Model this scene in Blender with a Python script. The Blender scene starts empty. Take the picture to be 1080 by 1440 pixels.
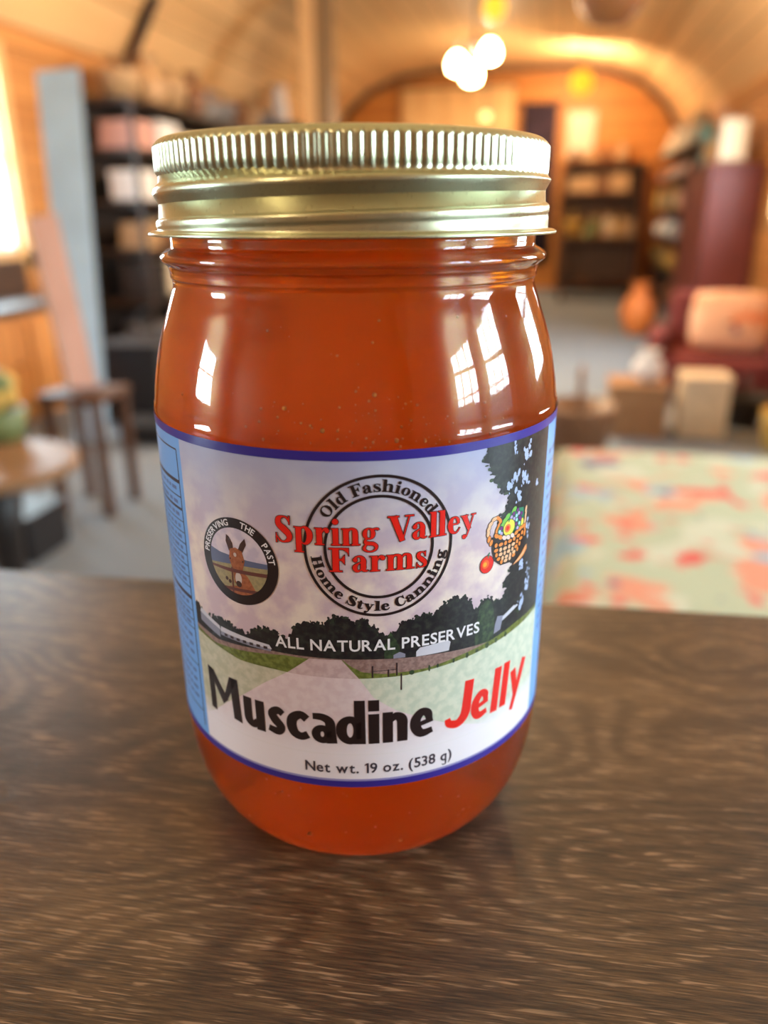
import bpy, bmesh, math, random
from math import sin, cos, pi, radians, degrees, atan, atan2, sqrt, tan
from mathutils import Vector, Matrix
random.seed(7)
S = bpy.context.scene
COL = S.collection

# ---------------------------------------------------------------- camera
PITCH = atan(420/1082); PSI = radians(11.7); ROLL = radians(0.35); FPX = 1082.0
TOPZ = 0.92; EYE = TOPZ + 0.126
cam_d = bpy.data.cameras.new('camera'); cam = bpy.data.objects.new('camera', cam_d); COL.objects.link(cam)
cam_d.sensor_fit = 'VERTICAL'; cam_d.sensor_height = 36; cam_d.lens = FPX/1440*36
cam_d.clip_start = 0.005; cam_d.clip_end = 100
cam.matrix_world = Matrix.Translation((0, 0, EYE)) @ (Matrix.Rotation(PSI, 4, 'Z') @ Matrix.Rotation(pi/2-PITCH, 4, 'X') @ Matrix.Rotation(-ROLL, 4, 'Z'))
cam_d.dof.use_dof = True; cam_d.dof.focus_distance = 0.131; cam_d.dof.aperture_fstop = cam_d.lens/2.9
S.camera = cam
S.view_settings.view_transform = 'Standard'; S.view_settings.look = 'None'
S.view_settings.gamma = 1; S.view_settings.use_curve_mapping = False
S.view_settings.exposure = 0.33
S.cycles.use_denoising = True
S.cycles.max_bounces = 20; S.cycles.transmission_bounces = 10; S.cycles.transparent_max_bounces = 16
S.cycles.diffuse_bounces = 4; S.cycles.glossy_bounces = 5; S.cycles.volume_bounces = 10
S.cycles.sample_clamp_indirect = 6; S.cycles.caustics_refractive = True; S.cycles.caustics_reflective = False
S.cycles.blur_glossy = 0.3

# ---------------------------------------------------------------- world and daylight
W = bpy.data.worlds.new('sky'); S.world = W; W.use_nodes = True
W.node_tree.nodes['Background'].inputs[0].default_value = (0.62, 0.78, 1.0, 1)
W.node_tree.nodes['Background'].inputs[1].default_value = 1.0
XR, XL, YB, YF = 1.6, -3.2, -1.6, 12.0
WINR = [(-0.56, -0.06, 0.93, 1.95), (0.10, 0.62, 0.90, 1.95), (1.55, 2.55, 0.9, 1.95), (5.6, 6.5, 1.0, 1.9)]
WINL = [(-1.0, -0.25, 1.0, 1.90), (3.45, 4.47, 0.84, 1.9), (8.6, 9.6, 0.95, 1.9)]
def area(name, loc, direction, sx, sy, power, col):
    l = bpy.data.lights.new(name, 'AREA'); l.shape = 'RECTANGLE'; l.size = sx; l.size_y = sy; l.energy = power; l.color = col
    o = bpy.data.objects.new(name, l); COL.objects.link(o); o.location = loc
    o.rotation_euler = Vector(direction).to_track_quat('-Z', 'Z').to_euler()
    return o
DAY = (0.74, 0.91, 1.0); K = 130.0; KW = 1.4
for (y0, y1, z0, z1), k in zip(WINR, (.66, .64, .5, .8)):
    a = (y1-y0+.1)*(z1-z0+.1); area('daylight', (XR+.16, (y0+y1)/2, (z0+z1)/2), (-1, 0, 0), y1-y0+.1, z1-z0+.1, K*a*k, DAY)
for (y0, y1, z0, z1), k in zip(WINL, (.95, .62, .8)):
    a = (y1-y0+.1)*(z1-z0+.1); area('daylight', (XL-.16, (y0+y1)/2, (z0+z1)/2), (1, 0, 0), y1-y0+.1, z1-z0+.1, K*a*k, DAY)

# ---------------------------------------------------------------- material helpers
def lin(c):
    c = [x/255 for x in c[:3]]
    return tuple(x/12.92 if x <= .04045 else ((x+.055)/1.055)**2.4 for x in c)+(1,)
_m = {}
def mat(name, rgb, rough=.6, metal=0, spec=.5, emis=None, es=0, bump=0, scale=40, vary=0, coat=0):
    if name in _m: return _m[name]
    m = bpy.data.materials.new(name); m.use_nodes = True; nt = m.node_tree; b = nt.nodes['Principled BSDF']
    c = lin(rgb); b.inputs['Base Color'].default_value = c
    b.inputs['Roughness'].default_value = rough; b.inputs['Metallic'].default_value = metal
    b.inputs['Specular IOR Level'].default_value = spec; b.inputs['Coat Weight'].default_value = coat
    if emis: b.inputs['Emission Color'].default_value = lin(emis); b.inputs['Emission Strength'].default_value = es
    if bump or vary:
        tc = nt.nodes.new('ShaderNodeTexCoord'); n = nt.nodes.new('ShaderNodeTexNoise'); n.inputs['Scale'].default_value = scale; n.inputs['Detail'].default_value = 5
        nt.links.new(tc.outputs['Object'], n.inputs['Vector'])
        if vary:
            r = nt.nodes.new('ShaderNodeValToRGB'); r.color_ramp.elements[0].position = .3; r.color_ramp.elements[1].position = .7
            r.color_ramp.elements[0].color = tuple(x*(1-vary) for x in c[:3])+(1,); r.color_ramp.elements[1].color = tuple(min(1, x*(1+vary)) for x in c[:3])+(1,)
            nt.links.new(n.outputs['Fac'], r.inputs[0]); nt.links.new(r.outputs[0], b.inputs['Base Color'])
        if bump:
            bp = nt.nodes.new('ShaderNodeBump'); bp.inputs['Strength'].default_value = bump; bp.inputs['Distance'].default_value = .002
            nt.links.new(n.outputs['Fac'], bp.inputs['Height']); nt.links.new(bp.outputs[0], b.inputs['Normal'])
    _m[name] = m; return m
def wood(name, c0, c1, axis=1, plank=.14, plank_axis=0, rough=.5, grain=30):
    """boards running along `axis`, split into planks across plank_axis"""
    if name in _m: return _m[name]
    m = bpy.data.materials.new(name); m.use_nodes = True; nt = m.node_tree; N = nt.nodes; L = nt.links; b = N['Principled BSDF']
    tc = N.new('ShaderNodeTexCoord'); mp = N.new('ShaderNodeMapping'); sc = [1, 1, 1]; sc[axis] = .06
    mp.inputs['Scale'].default_value = sc; L.new(tc.outputs['Object'], mp.inputs[0])
    n = N.new('ShaderNodeTexNoise'); n.inputs['Scale'].default_value = grain; n.inputs['Detail'].default_value = 6; n.inputs['Distortion'].default_value = .6
    L.new(mp.outputs[0], n.inputs['Vector'])
    sx = N.new('ShaderNodeSeparateXYZ'); L.new(tc.outputs['Object'], sx.inputs[0])
    dv = N.new('ShaderNodeMath'); dv.operation = 'DIVIDE'; dv.inputs[1].default_value = plank; L.new(sx.outputs[plank_axis], dv.inputs[0])
    fl = N.new('ShaderNodeMath'); fl.operation = 'FLOOR'; L.new(dv.outputs[0], fl.inputs[0])
    wn = N.new('ShaderNodeTexWhiteNoise'); wn.noise_dimensions = '1D'; L.new(fl.outputs[0], wn.inputs['W'])
    fr = N.new('ShaderNodeMath'); fr.operation = 'FRACT'; L.new(dv.outputs[0], fr.inputs[0])
    gp = N.new('ShaderNodeMath'); gp.operation = 'LESS_THAN'; gp.inputs[1].default_value = .05; L.new(fr.outputs[0], gp.inputs[0])
    ad = N.new('ShaderNodeMath'); ad.operation = 'MULTIPLY_ADD'; ad.inputs[1].default_value = .45; L.new(wn.outputs[0], ad.inputs[0])
    ms = N.new('ShaderNodeMath'); ms.operation = 'MULTIPLY'; ms.inputs[1].default_value = .75; L.new(n.outputs['Fac'], ms.inputs[0]); L.new(ms.outputs[0], ad.inputs[2])
    mx = N.new('ShaderNodeMixRGB'); mx.inputs[1].default_value = lin(c0); mx.inputs[2].default_value = lin(c1); L.new(ad.outputs[0], mx.inputs[0])
    m2 = N.new('ShaderNodeMixRGB'); m2.inputs[2].default_value = tuple(x*.35 for x in lin(c0)[:3])+(1,); L.new(mx.outputs[0], m2.inputs[1]); L.new(gp.outputs[0], m2.inputs[0])
    L.new(m2.outputs[0], b.inputs['Base Color']); b.inputs['Roughness'].default_value = rough
    _m[name] = m; return m

# ---------------------------------------------------------------- mesh helpers
def link(name, bm, ms, parent=None, smooth=False, loc=None, kind=None):
    me = bpy.data.meshes.new(name); bm.normal_update(); bm.to_mesh(me); bm.free()
    for x in (ms if isinstance(ms, (list, tuple)) else [ms]): me.materials.append(x)
    if smooth:
        for p in me.polygons: p.use_smooth = True
    o = bpy.data.objects.new(name, me); COL.objects.link(o)
    if parent: o.parent = parent
    if loc: o.location = loc
    if kind: o['kind'] = kind
    return o
def tag(o, label, cat, group=None):
    o['label'] = label; o['category'] = cat
    if group: o['group'] = group
    return o
def thing(name, label, cat, loc=(0, 0, 0), rz=0, group=None):
    o = bpy.data.objects.new(name, None); o.empty_display_size = .05; COL.objects.link(o); o.location = loc; o.rotation_euler = (0, 0, rz)
    return tag(o, label, cat, group)
def box(bm, x0, x1, y0, y1, z0, z1, mi=0, bev=0):
    v = [bm.verts.new((x, y, z)) for x in (x0, x1) for y in (y0, y1) for z in (z0, z1)]
    fs = [bm.faces.new([v[i] for i in f]) for f in ((0, 1, 3, 2), (4, 6, 7, 5), (0, 4, 5, 1), (2, 3, 7, 6), (0, 2, 6, 4), (1, 5, 7, 3))]
    for f in fs: f.material_index = mi
    if bev:
        es = list({e for f in fs for e in f.edges})
        bmesh.ops.bevel(bm, geom=es, offset=bev, segments=2, profile=.5, affect='EDGES')
    return v
def B(*a, **k):
    bm = bmesh.new(); box(bm, *a, **k); return bm
def lathe(prof, n=32, rf=None):
    bm = bmesh.new(); rings = []
    for z, r in prof:
        if r < 1e-6: rings.append([bm.verts.new((0, 0, z))])
        else: rings.append([bm.verts.new((r*cos(2*pi*i/n), r*sin(2*pi*i/n), z)) for i in range(n)])
    for a, b in zip(rings, rings[1:]):
        if len(a) == 1 and len(b) == 1: continue
        for i in range(n):
            j = (i+1) % n
            if len(a) == 1: bm.faces.new((a[0], b[j], b[i]))
            elif len(b) == 1: bm.faces.new((a[i], a[j], b[0]))
            else: bm.faces.new((a[i], a[j], b[j], b[i]))
    bmesh.ops.recalc_face_normals(bm, faces=bm.faces)
    return bm
def tube(bm, pts, r, n=10):
    rings = []; P = [Vector(p) for p in pts]
    for i, p in enumerate(P):
        d = (P[min(i+1, len(P)-1)]-P[max(i-1, 0)]).normalized()
        a = d.cross(Vector((0, 0, 1)) if abs(d.z) < .95 else Vector((1, 0, 0))).normalized(); b = d.cross(a)
        rr = r[i] if isinstance(r, (list, tuple)) else r
        rings.append([bm.verts.new(p+a*rr*cos(2*pi*k/n)+b*rr*sin(2*pi*k/n)) for k in range(n)])
    for A, C in zip(rings, rings[1:]):
        for k in range(n): bm.faces.new((A[k], A[(k+1) % n], C[(k+1) % n], C[k]))
    bm.faces.new(rings[0][::-1]); bm.faces.new(rings[-1])
    return bm
def slab(c, th):
    """board from four corners (in order) given thickness along its normal"""
    c = [Vector(p) for p in c]; n = (c[1]-c[0]).cross(c[3]-c[0]).normalized()*th
    bm = bmesh.new(); a = [bm.verts.new(p) for p in c]; b = [bm.verts.new(p+n) for p in c]
    bm.faces.new(a[::-1]); bm.faces.new(b)
    for i in range(4): bm.faces.new((a[i], a[(i+1) % 4], b[(i+1) % 4], b[i]))
    bmesh.ops.recalc_face_normals(bm, faces=bm.faces)
    return bm
def ray(px, py):
    dx, dy = px-540, py-720; c, s = cos(ROLL), sin(ROLL); X = dx*c-dy*s; Y = dx*s+dy*c
    v = Vector((X, FPX*cos(PITCH)-Y*sin(PITCH), -(FPX*sin(PITCH)+Y*cos(PITCH))))
    v.rotate(Matrix.Rotation(PSI, 3, 'Z')); return v
def onp(px, py, ax, val):
    v = ray(px, py); o = Vector((0, 0, EYE)); return o+v*((val-o[ax])/v[ax])
def at(px, py, d):
    v = ray(px, py); return Vector((0, 0, EYE))+v*(d/Vector((v.x, v.y)).length)
def copytree(o, parent=None):
    c = o.copy(); COL.objects.link(c)
    if parent: c.parent = parent
    for ch in list(o.children): copytree(ch, c)
    return c

# ================================================================= ROOM SHELL
M_pine = wood('pine_wall', (150, 92, 42), (205, 145, 82), axis=1, plank=.13, plank_axis=2, rough=.55)
M_pinef = wood('pine_end_wall', (165, 98, 35), (205, 138, 62), axis=0, plank=.13, plank_axis=2, rough=.55)
M_ceil = wood('ceiling_boards', (204, 158, 104), (236, 194, 138), axis=1, plank=.2, plank_axis=0, rough=.5, grain=14)
M_trimw = wood('window_trim_wood', (205, 160, 100), (235, 195, 140), axis=2, plank=3, plank_axis=1, rough=.5)
M_carpet = mat('grey_carpet', (116, 128, 142), rough=.95, bump=.4, scale=300, vary=.15)
M_sash = mat('white_sash', (225, 225, 222), rough=.4)
M_dark = wood('dark_beam', (52, 36, 28), (84, 60, 46), axis=1, plank=3, plank_axis=0)
def struct(name, bm, m, parent=None):
    return link(name, bm, m, parent, kind=None if parent else 'structure')
def wall_x(name, x0, x1, y0, y1, z0, z1, holes, m):
    ys = sorted({y0, y1, *[h[0] for h in holes], *[h[1] for h in holes]}); zs = sorted({z0, z1, *[h[2] for h in holes], *[h[3] for h in holes]})
    bm = bmesh.new()
    for a, b in zip(ys, ys[1:]):
        for c, d in zip(zs, zs[1:]):
            if any(h[0] <= a and b <= h[1] and h[2] <= c and d <= h[3] for h in holes): continue
            box(bm, x0, x1, a, b, c, d)
    return struct(name, bm, m)
SPR = 2.08
wall_x('wall_right', XR, XR+.1, YB-.1, YF+.1, 0, SPR, WINR, M_pine)
wall_x('wall_left', XL-.1, XL, YB-.1, YF+.1, 0, SPR, WINL, M_pine)
struct('floor', B(XL-.1, XR+.1, YB-.1, YF+.1, -.05, 0), M_carpet)
cxm = (XL+XR)/2
arch = [(2.4, 2.08), (2.16, 2.42), (1.86, 2.66), (1.44, 2.82), (.95, 2.89), (-.95, 2.89), (-1.44, 2.82), (-1.86, 2.66), (-2.16, 2.42), (-2.4, 2.08)]
bm = bmesh.new()
lo = [(cxm+x, z) for x, z in arch]; hi = [(cxm+x*1.04, z+.08) for x, z in arch]
v = [[bm.verts.new((x, y, z)) for x, z in pts] for pts in (lo, hi) for y in (YB-.1, YF+.1)]
for i in range(len(lo)-1):
    bm.faces.new((v[0][i], v[0][i+1], v[1][i+1], v[1][i])); bm.faces.new((v[2][i], v[3][i], v[3][i+1], v[2][i+1]))
    bm.faces.new((v[0][i], v[2][i], v[2][i+1], v[0][i+1])); bm.faces.new((v[1][i], v[1][i+1], v[3][i+1], v[3][i]))
for i in (0, -1): bm.faces.new((v[0][i], v[1][i], v[3][i], v[2][i]))
bmesh.ops.recalc_face_normals(bm, faces=bm.faces)
struct('ceiling', bm, M_ceil)
def endwall(name, y0, y1, m):
    bm = bmesh.new(); pts = [(XR, 0)]+lo+[(XL, 0)]
    a = [bm.verts.new((x, y0, z)) for x, z in pts]; b = [bm.verts.new((x, y1, z)) for x, z in pts]
    bm.faces.new(a); bm.faces.new(b[::-1])
    for i in range(len(pts)): bm.faces.new((a[i], a[(i+1) % len(pts)], b[(i+1) % len(pts)], b[i]))
    bmesh.ops.recalc_face_normals(bm, faces=bm.faces); struct(name, bm, m)
endwall('wall_far', YF, YF+.1, M_pinef); endwall('wall_near', YB-.1, YB, wood('near_wall_boards', (116, 80, 50), (150, 110, 74), axis=0, plank=.13, plank_axis=2))
# arch batten at far wall, eaves trim
bm = bmesh.new()
for (xa, za), (xb, zb) in zip(lo, lo[1:]):
    sl = slab([(xa, YF-.05, za), (xb, YF-.05, zb), (xb, YF, zb), (xa, YF, za)], .07)
    me = bpy.data.meshes.new('t'); sl.to_mesh(me); bm.from_mesh(me); sl.free()
struct('trim_1', bm, M_dark)
struct('trim_2', B(XR-.03, XR, YB, YF, SPR-.1, SPR-.02), M_pine)
struct('trim_3', B(XL, XL+.03, YB, YF, SPR-.1, SPR-.02), M_pine)
struct('baseboard_right', B(XR-.02, XR, YB, YF, 0, .1), M_dark); struct('baseboard_left', B(XL, XL+.02, YB, YF, 0, .1), M_dark)
gl = bpy.data.materials.new('window_glass'); gl.use_nodes = True; nt = gl.node_tree
for n in list(nt.nodes): nt.nodes.remove(n)
o_ = nt.nodes.new('ShaderNodeOutputMaterial'); mx = nt.nodes.new('ShaderNodeMixShader'); tr = nt.nodes.new('ShaderNodeBsdfTransparent'); gs = nt.nodes.new('ShaderNodeBsdfGlossy'); lw = nt.nodes.new('ShaderNodeMath'); fw = nt.nodes.new('ShaderNodeLayerWeight'); lw.operation = 'POWER'; lw.inputs[1].default_value = 4; nt.links.new(fw.outputs['Facing'], lw.inputs[0])
gs.inputs['Roughness'].default_value = .02; tr.inputs[0].default_value = (.96, .98, .98, 1)
nt.links.new(lw.outputs[0], mx.inputs[0]); nt.links.new(tr.outputs[0], mx.inputs[1]); nt.links.new(gs.outputs[0], mx.inputs[2]); nt.links.new(mx.outputs[0], o_.inputs[0])
wi = 0
for side, wins in (('r', WINR), ('l', WINL)):
    for (y0, y1, z0, z1) in wins:
        wi += 1; s = 1 if side == 'r' else -1; X = XR if side == 'r' else XL
        root = bpy.data.objects.new('window_%d' % wi, None); COL.objects.link(root); root['kind'] = 'structure'; root.location = (X, (y0+y1)/2, z0)
        w = (y1-y0)/2; h = z1-z0
        bm = bmesh.new()
        for a, b, c, d in ((-w-.09, -w, -.09, h+.09), (w, w+.09, -.09, h+.09), (-w, w, h, h+.09), (-w-.11, w+.11, -.09, 0)):
            xx = sorted((-s*.025, 0)); box(bm, xx[0], xx[1], a, b, c, d)
        link('window_trim', bm, M_trimw, root)
        bm = bmesh.new(); t = .035
        for a, b, c, d in ((-w, -w+t, 0, h), (w-t, w, 0, h), (-w+t, w-t, 0, t), (-w+t, w-t, h-t, h), (-w+t, w-t, h*.5-.02, h*.5+.02)):
            xx = sorted((s*.03, s*.065)); box(bm, xx[0], xx[1], a, b, c, d)
        for q in ((-.33, .33) if w < .4 else (-.5, 0, .5)):
            xx = sorted((s*.045, s*.06)); box(bm, xx[0], xx[1], q*w-.008, q*w+.008, t, h-t)
        for q in (.25, .75):
            xx = sorted((s*.0455, s*.0595)); box(bm, xx[0], xx[1], -w+t, w-t, h*q-.008, h*q+.008)
        link('window_frame', bm, M_sash, root)
        xx = sorted((s*.05, s*.053)); link('window_pane', B(xx[0], xx[1], -w+t, w-t, t, h-t), gl, root)

# ================================================================= COUNTER
cm = bpy.data.materials.new('dark_woodgrain_laminate'); cm.use_nodes = True; nt = cm.node_tree; N = nt.nodes; L = nt.links; b = N['Principled BSDF']
tc = N.new('ShaderNodeTexCoord')
def mapn(sc, rot=0):
    m = N.new('ShaderNodeMapping'); m.inputs['Scale'].default_value = sc; m.inputs['Rotation'].default_value = (0, 0, rot); L.new(tc.outputs['Object'], m.inputs[0]); return m
def noise(mp, scale, detail=4, dist=0, rough=.5):
    n = N.new('ShaderNodeTexNoise'); n.inputs['Scale'].default_value = scale; n.inputs['Detail'].default_value = detail; n.inputs['Distortion'].default_value = dist; n.inputs['Roughness'].default_value = rough
    L.new(mp.outputs[0], n.inputs['Vector']); return n
def math_(op, a, b=None, c=None):
    n = N.new('ShaderNodeMath'); n.operation = op
    for i, x in enumerate((a, b, c)):
        if x is None: continue
        if isinstance(x, (int, float)): n.inputs[i].default_value = x
        else: L.new(x, n.inputs[i])
    return n.outputs[0]
def ramp(f, *st):
    r = N.new('ShaderNodeValToRGB'); r.color_ramp.elements[0].position = st[0][0]; r.color_ramp.elements[0].color = st[0][1]
    r.color_ramp.elements[1].position = st[-1][0]; r.color_ramp.elements[1].color = st[-1][1]
    for p, c in st[1:-1]: r.color_ramp.elements.new(p).color = c
    L.new(f, r.inputs[0]); return r.outputs[0]
RZ = radians(-8)
fig = noise(mapn((1, 2.2, 1), RZ), 5.5, 2, .3)                        # cathedral figure
rings = math_('SINE', math_('MULTIPLY', fig.outputs['Fac'], 190.0))
fine = noise(mapn((.05, 1, 1), RZ), 2400, 4, .2, .6)                  # pores along the grain
fleck = noise(mapn((.065, 1, 1), RZ), 1750, 2, .4)
broad = noise(mapn((.25, 1, 1), RZ), 30, 3, .2)
g = math_('ADD', math_('MULTIPLY', fine.outputs['Fac'], .55), math_('ADD', math_('MULTIPLY', rings, .03), math_('MULTIPLY', broad.outputs['Fac'], .45)))
base = ramp(g, (.38, lin((36, 26, 19))), (.5, lin((70, 51, 36))), (.62, lin((104, 79, 55))))
fl = ramp(fleck.outputs['Fac'], (.56, (0, 0, 0, 1)), (.64, (1, 1, 1, 1)))
rm = ramp(rings, (.1, (.15, .15, .15, 1)), (.9, (1, 1, 1, 1)))
rm = ramp(math_('ADD', math_('MULTIPLY', rings, .35), broad.outputs['Fac']), (.25, (.12, .12, .12, 1)), (.75, (1, 1, 1, 1))); fm = N.new('ShaderNodeMixRGB'); fm.inputs[2].default_value = lin((170, 136, 106)); L.new(base, fm.inputs[1])
L.new(math_('MULTIPLY', math_('MULTIPLY', fl, rm), .55), fm.inputs[0])
L.new(fm.outputs[0], b.inputs['Base Color'])
L.new(ramp(g, (.35, (.42, .42, .42, 1)), (.65, (.30, .30, .30, 1))), b.inputs['Roughness'])
bp = N.new('ShaderNodeBump'); bp.inputs['Strength'].default_value = .5; bp.inputs['Distance'].default_value = .0002; L.new(math_('ADD', fine.outputs['Fac'], math_('MULTIPLY', fleck.outputs['Fac'], .6)), bp.inputs['Height']); L.new(bp.outputs[0], b.inputs['Normal'])
far0 = onp(0, 797, 2, TOPZ); far1 = onp(1080, 862, 2, TOPZ); dd = (far1-far0).normalized(); nn = Vector((dd.y, -dd.x, 0))
ctr = thing('shop_counter', 'long brown wood-grain counter in the foreground carrying the jelly jar', 'counter', (far0.x, far0.y, 0), atan2(dd.y, dd.x))
def lap(x, y):  # world xy -> counter local
    v = Vector((x, y, 0))-far0; return v.dot(dd), v.dot(-nn)
bm = B(-1.0, 1.15, -.62, 0, TOPZ-.035, TOPZ, bev=.003); link('countertop', bm, cm, ctr)
link('front_panel', B(-.95, 1.1, -.06, -.04, .08, TOPZ-.035), M_dark, ctr)
for x in (-.95, 1.08): link('side_panel', B(x, x+.02, -.58, -.06, .08, TOPZ-.035), M_dark, ctr)
link('shelf', B(-.93, 1.08, -.56, -.06, .45, .47), M_dark, ctr); link('plinth', B(-.93, 1.08, -.55, -.08, 0, .08), M_dark, ctr)

# ================================================================= THE JAR
MM = .001; DJ = .155; AJ = atan2(-40, FPX/cos(PITCH)); az = PSI-AJ
JX, JY = -sin(az)*DJ, cos(az)*DJ
jar = thing('jelly_jar', 'jar of orange-red jelly with gold screw lid and picture label on the brown counter', 'jar', (JX, JY, TOPZ), az)
# local frame: -Y faces the camera, +X to the right; heights in metres above the counter
HZ = 126.0
# ---- lid
def bumpf(x, w): return math.exp(-(x/w)**2)
LP = [(-9, 35.9), (-3.2, 35.9), (-2.4, 35.75), (-1.9, 35.95), (-1.1, 35.95), (-.7, 35.7), (-.2, 34.8), (.1, 34.5), (.45, 34.55), (1.6, 35.15), (2.9, 35.85), (3.5, 36.1), (4.2, 35.95), (5.2, 35.35), (20, 35.25)]
def lid_r(z, th):
    """z mm above counter, th angle from the front, right positive; the thread climbs to the right"""
    h = z-HZ; g = 1.0+2.8*th/pi; t = h-g; r = 35.25
    for (a, ra), (b_, rb) in zip(LP, LP[1:]):
        if a <= t < b_:
            k = (t-a)/(b_-a); r = ra+(rb-ra)*k; break
    if h > 6: r = 35.25
    elif h > 5.4: r = r+(35.25-r)*((h-5.4)/.6)
    if h > 10.6: return 35.25-.9*((h-10.6)/1.2)**2
    k = min(1, max(0, (.9-th)/1.6)) if th > -2.6 else 0
    r -= .65*k*bumpf(h-6.0-.3*th, .8)
    return r
NT = 792
bm = bmesh.new(); rings = []
zs = [11.8, 11.6, 11.2, 10.8, 10.6]+[10.3, 9.6, 8.6, 7.6, 6.8, 6.3]+[6.0-.22*i for i in range(1, 37)]+[-2.3, -2.6]
for h in zs:
    ring = []
    for i in range(NT):
        th = 2*pi*i/NT; t2 = th if th <= pi else th-2*pi
        r = lid_r(HZ+h, t2)
        if 6.15 < h < 11.0:
            kn = 1-abs(2*((th/(2*pi)*132) % 1)-1); r += (.40*min(1, kn*1.6)-.22)*min(1, (h-6.15)/.5)*min(1, (11.0-h)/.35)
        ring.append(bm.verts.new((r*sin(th)*MM, -r*cos(th)*MM, (HZ+h)*MM)))
    rings.append(ring)
for h, r in ((-2.75, 36.9), (-2.95, 37.35), (-3.2, 37.5), (-3.45, 37.35), (-3.5, 36.9), (-3.3, 36.3)):
    rings.append([bm.verts.new((r*sin(2*pi*i/NT)*MM, -r*cos(2*pi*i/NT)*MM, (HZ+h)*MM)) for i in range(NT)])
for h, r in ((-3.0, 35.6), (9.5, 34.6)):
    rings.append([bm.verts.new((r*sin(2*pi*i/NT)*MM, -r*cos(2*pi*i/NT)*MM, (HZ+h)*MM)) for i in range(NT)])
pre = []
for h, r in ((11.95, 34.0), (11.8, 33.3), (11.0, 32.6), (10.9, 30.0), (11.2, 28.5), (11.2, 10)):
    pre.append([bm.verts.new((r*sin(2*pi*i/NT)*MM, -r*cos(2*pi*i/NT)*MM, (HZ+h)*MM)) for i in range(NT)])
rings = pre[::-1]+rings
for a, c in zip(rings, rings[1:]):
    for i in range(NT): bm.faces.new((a[i], c[i], c[(i+1) % NT], a[(i+1) % NT]))
bm.faces.new(rings[0])
bm.faces.new(rings[-1][::-1])
bmesh.ops.recalc_face_normals(bm, faces=bm.faces)
M_lid = bpy.data.materials.new('gold_tin'); M_lid.use_nodes = True; nt = M_lid.node_tree; N = nt.nodes; L = nt.links; b = N['Principled BSDF']
b.inputs['Base Color'].default_value = (.57, .60, .42, 1); b.inputs['Metallic'].default_value = 1; b.inputs['Roughness'].default_value = .27
tc = N.new('ShaderNodeTexCoord'); mp = mapn((1, 1, .15)); n = noise(mp, 6000, 2); L.new(ramp(n.outputs['Fac'], (.3, (.27, .27, .27, 1)), (.7, (.33, .33, .33, 1))), b.inputs['Roughness'])
lid = link('lid', bm, M_lid, jar, smooth=True)
# ---- glass
prof = [(134.0, 32.9), (124.0, 33.7), (122.0, 33.9), (120.6, 33.95), (120.0, 34.9), (119.4, 35.7), (118.9, 35.95), (118.3, 35.8), (117.7, 35.1), (117.3, 34.7), (116.2, 34.45), (115.4, 34.45), (115.1, 34.2), (113.8, 34.15), (112.2, 34.7), (110.4, 35.35), (106.9, 36.6), (102.4, 38.0), (97.1, 39.1), (93.2, 39.65), (90.6, 39.85), (70, 39.87), (50, 39.87), (34, 39.87), (28, 39.85)]
for i in range(1, 19):
    t = i/18*pi/2; prof.append((28-27.9*sin(t)**(2/2.4), 25+14.85*cos(t)**(2/2.4)))
prof += [(.0, 24.0), (.3, 22.5), (1.2, 20), (1.8, 14), (2.0, 0)]
# smooth the outer profile with a Catmull-Rom pass
def smooth_prof(p, k=3):
    out = []
    for i in range(len(p)-1):
        p0 = p[max(i-1, 0)]; p1 = p[i]; p2 = p[i+1]; p3 = p[min(i+2, len(p)-1)]
        for j in range(k):
            t = j/k
            out.append(tuple(max(0, .5*((2*b_)+(-a_+c_)*t+(2*a_-5*b_+4*c_-d_)*t*t+(-a_+3*b_-3*c_+d_)*t**3)) for a_, b_, c_, d_ in zip(p0, p1, p2, p3)))
    out.append(p[-1]); return out
outer = smooth_prof(prof[:-5], 3)+prof[-5:]
inner = [(3.6, 0), (3.6, 14), (3.0, 20), (2.2, 24)]
for i in range(10, -1, -1):
    t = i/10*pi/2; inner.append((28-25.6*sin(t)**(2/2.4), 24.5+13.3*cos(t)**(2/2.4)))
inner += [(50, 37.8), (90, 37.8), (95, 37.0), (102.4, 35.8), (108, 34.0), (113, 32.7), (118, 32.6), (122, 32.5), (134, 31.0)]
sc = lambda p: [(z*MM, r*MM) for z, r in p]
M_glass = bpy.data.materials.new('clear_glass'); M_glass.use_nodes = True; nt = M_glass.node_tree; N = nt.nodes; L = nt.links
b = N['Principled BSDF']; b.inputs['Base Color'].default_value = (1, 1, 1, 1); b.inputs['Roughness'].default_value = 0.0; b.inputs['IOR'].default_value = 1.5; b.inputs['Transmission Weight'].default_value = 1
glass = link('glass', lathe(sc(outer+inner[:]+[(134.0, 32.9)]), 192), M_glass, jar, smooth=True)
# ---- jelly: overlaps the inner wall slightly so there is one glass-jelly interface
jl = [(z-.06 if r < 20 else z, min(r+.06, r+.06) if r > 0 else 0) for z, r in inner[:-2]]
jl = [p for p in jl if p[0] < 119]+[(122, 32.58), (127.5, 31.9), (127.6, 30), (127.6, 0)]
M_jelly = bpy.data.materials.new('muscadine_jelly'); M_jelly.use_nodes = True; nt = M_jelly.node_tree; N = nt.nodes; L = nt.links
b = N['Principled BSDF']; out = N['Material Output']
b.inputs['Base Color'].default_value = (1, .78, .32, 1); b.inputs['Roughness'].default_value = .18; b.inputs['IOR'].default_value = 1.40; b.inputs['Transmission Weight'].default_value = 1
va = N.new('ShaderNodeVolumeAbsorption'); va.inputs['Color'].default_value = (1, .65, .0, 1); va.inputs['Density'].default_value = 95
vs = N.new('ShaderNodeVolumeScatter'); vs.inputs['Color'].default_value = (1, .52, .02, 1); vs.inputs['Density'].default_value = 24; vs.inputs['Anisotropy'].default_value = .3
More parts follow.
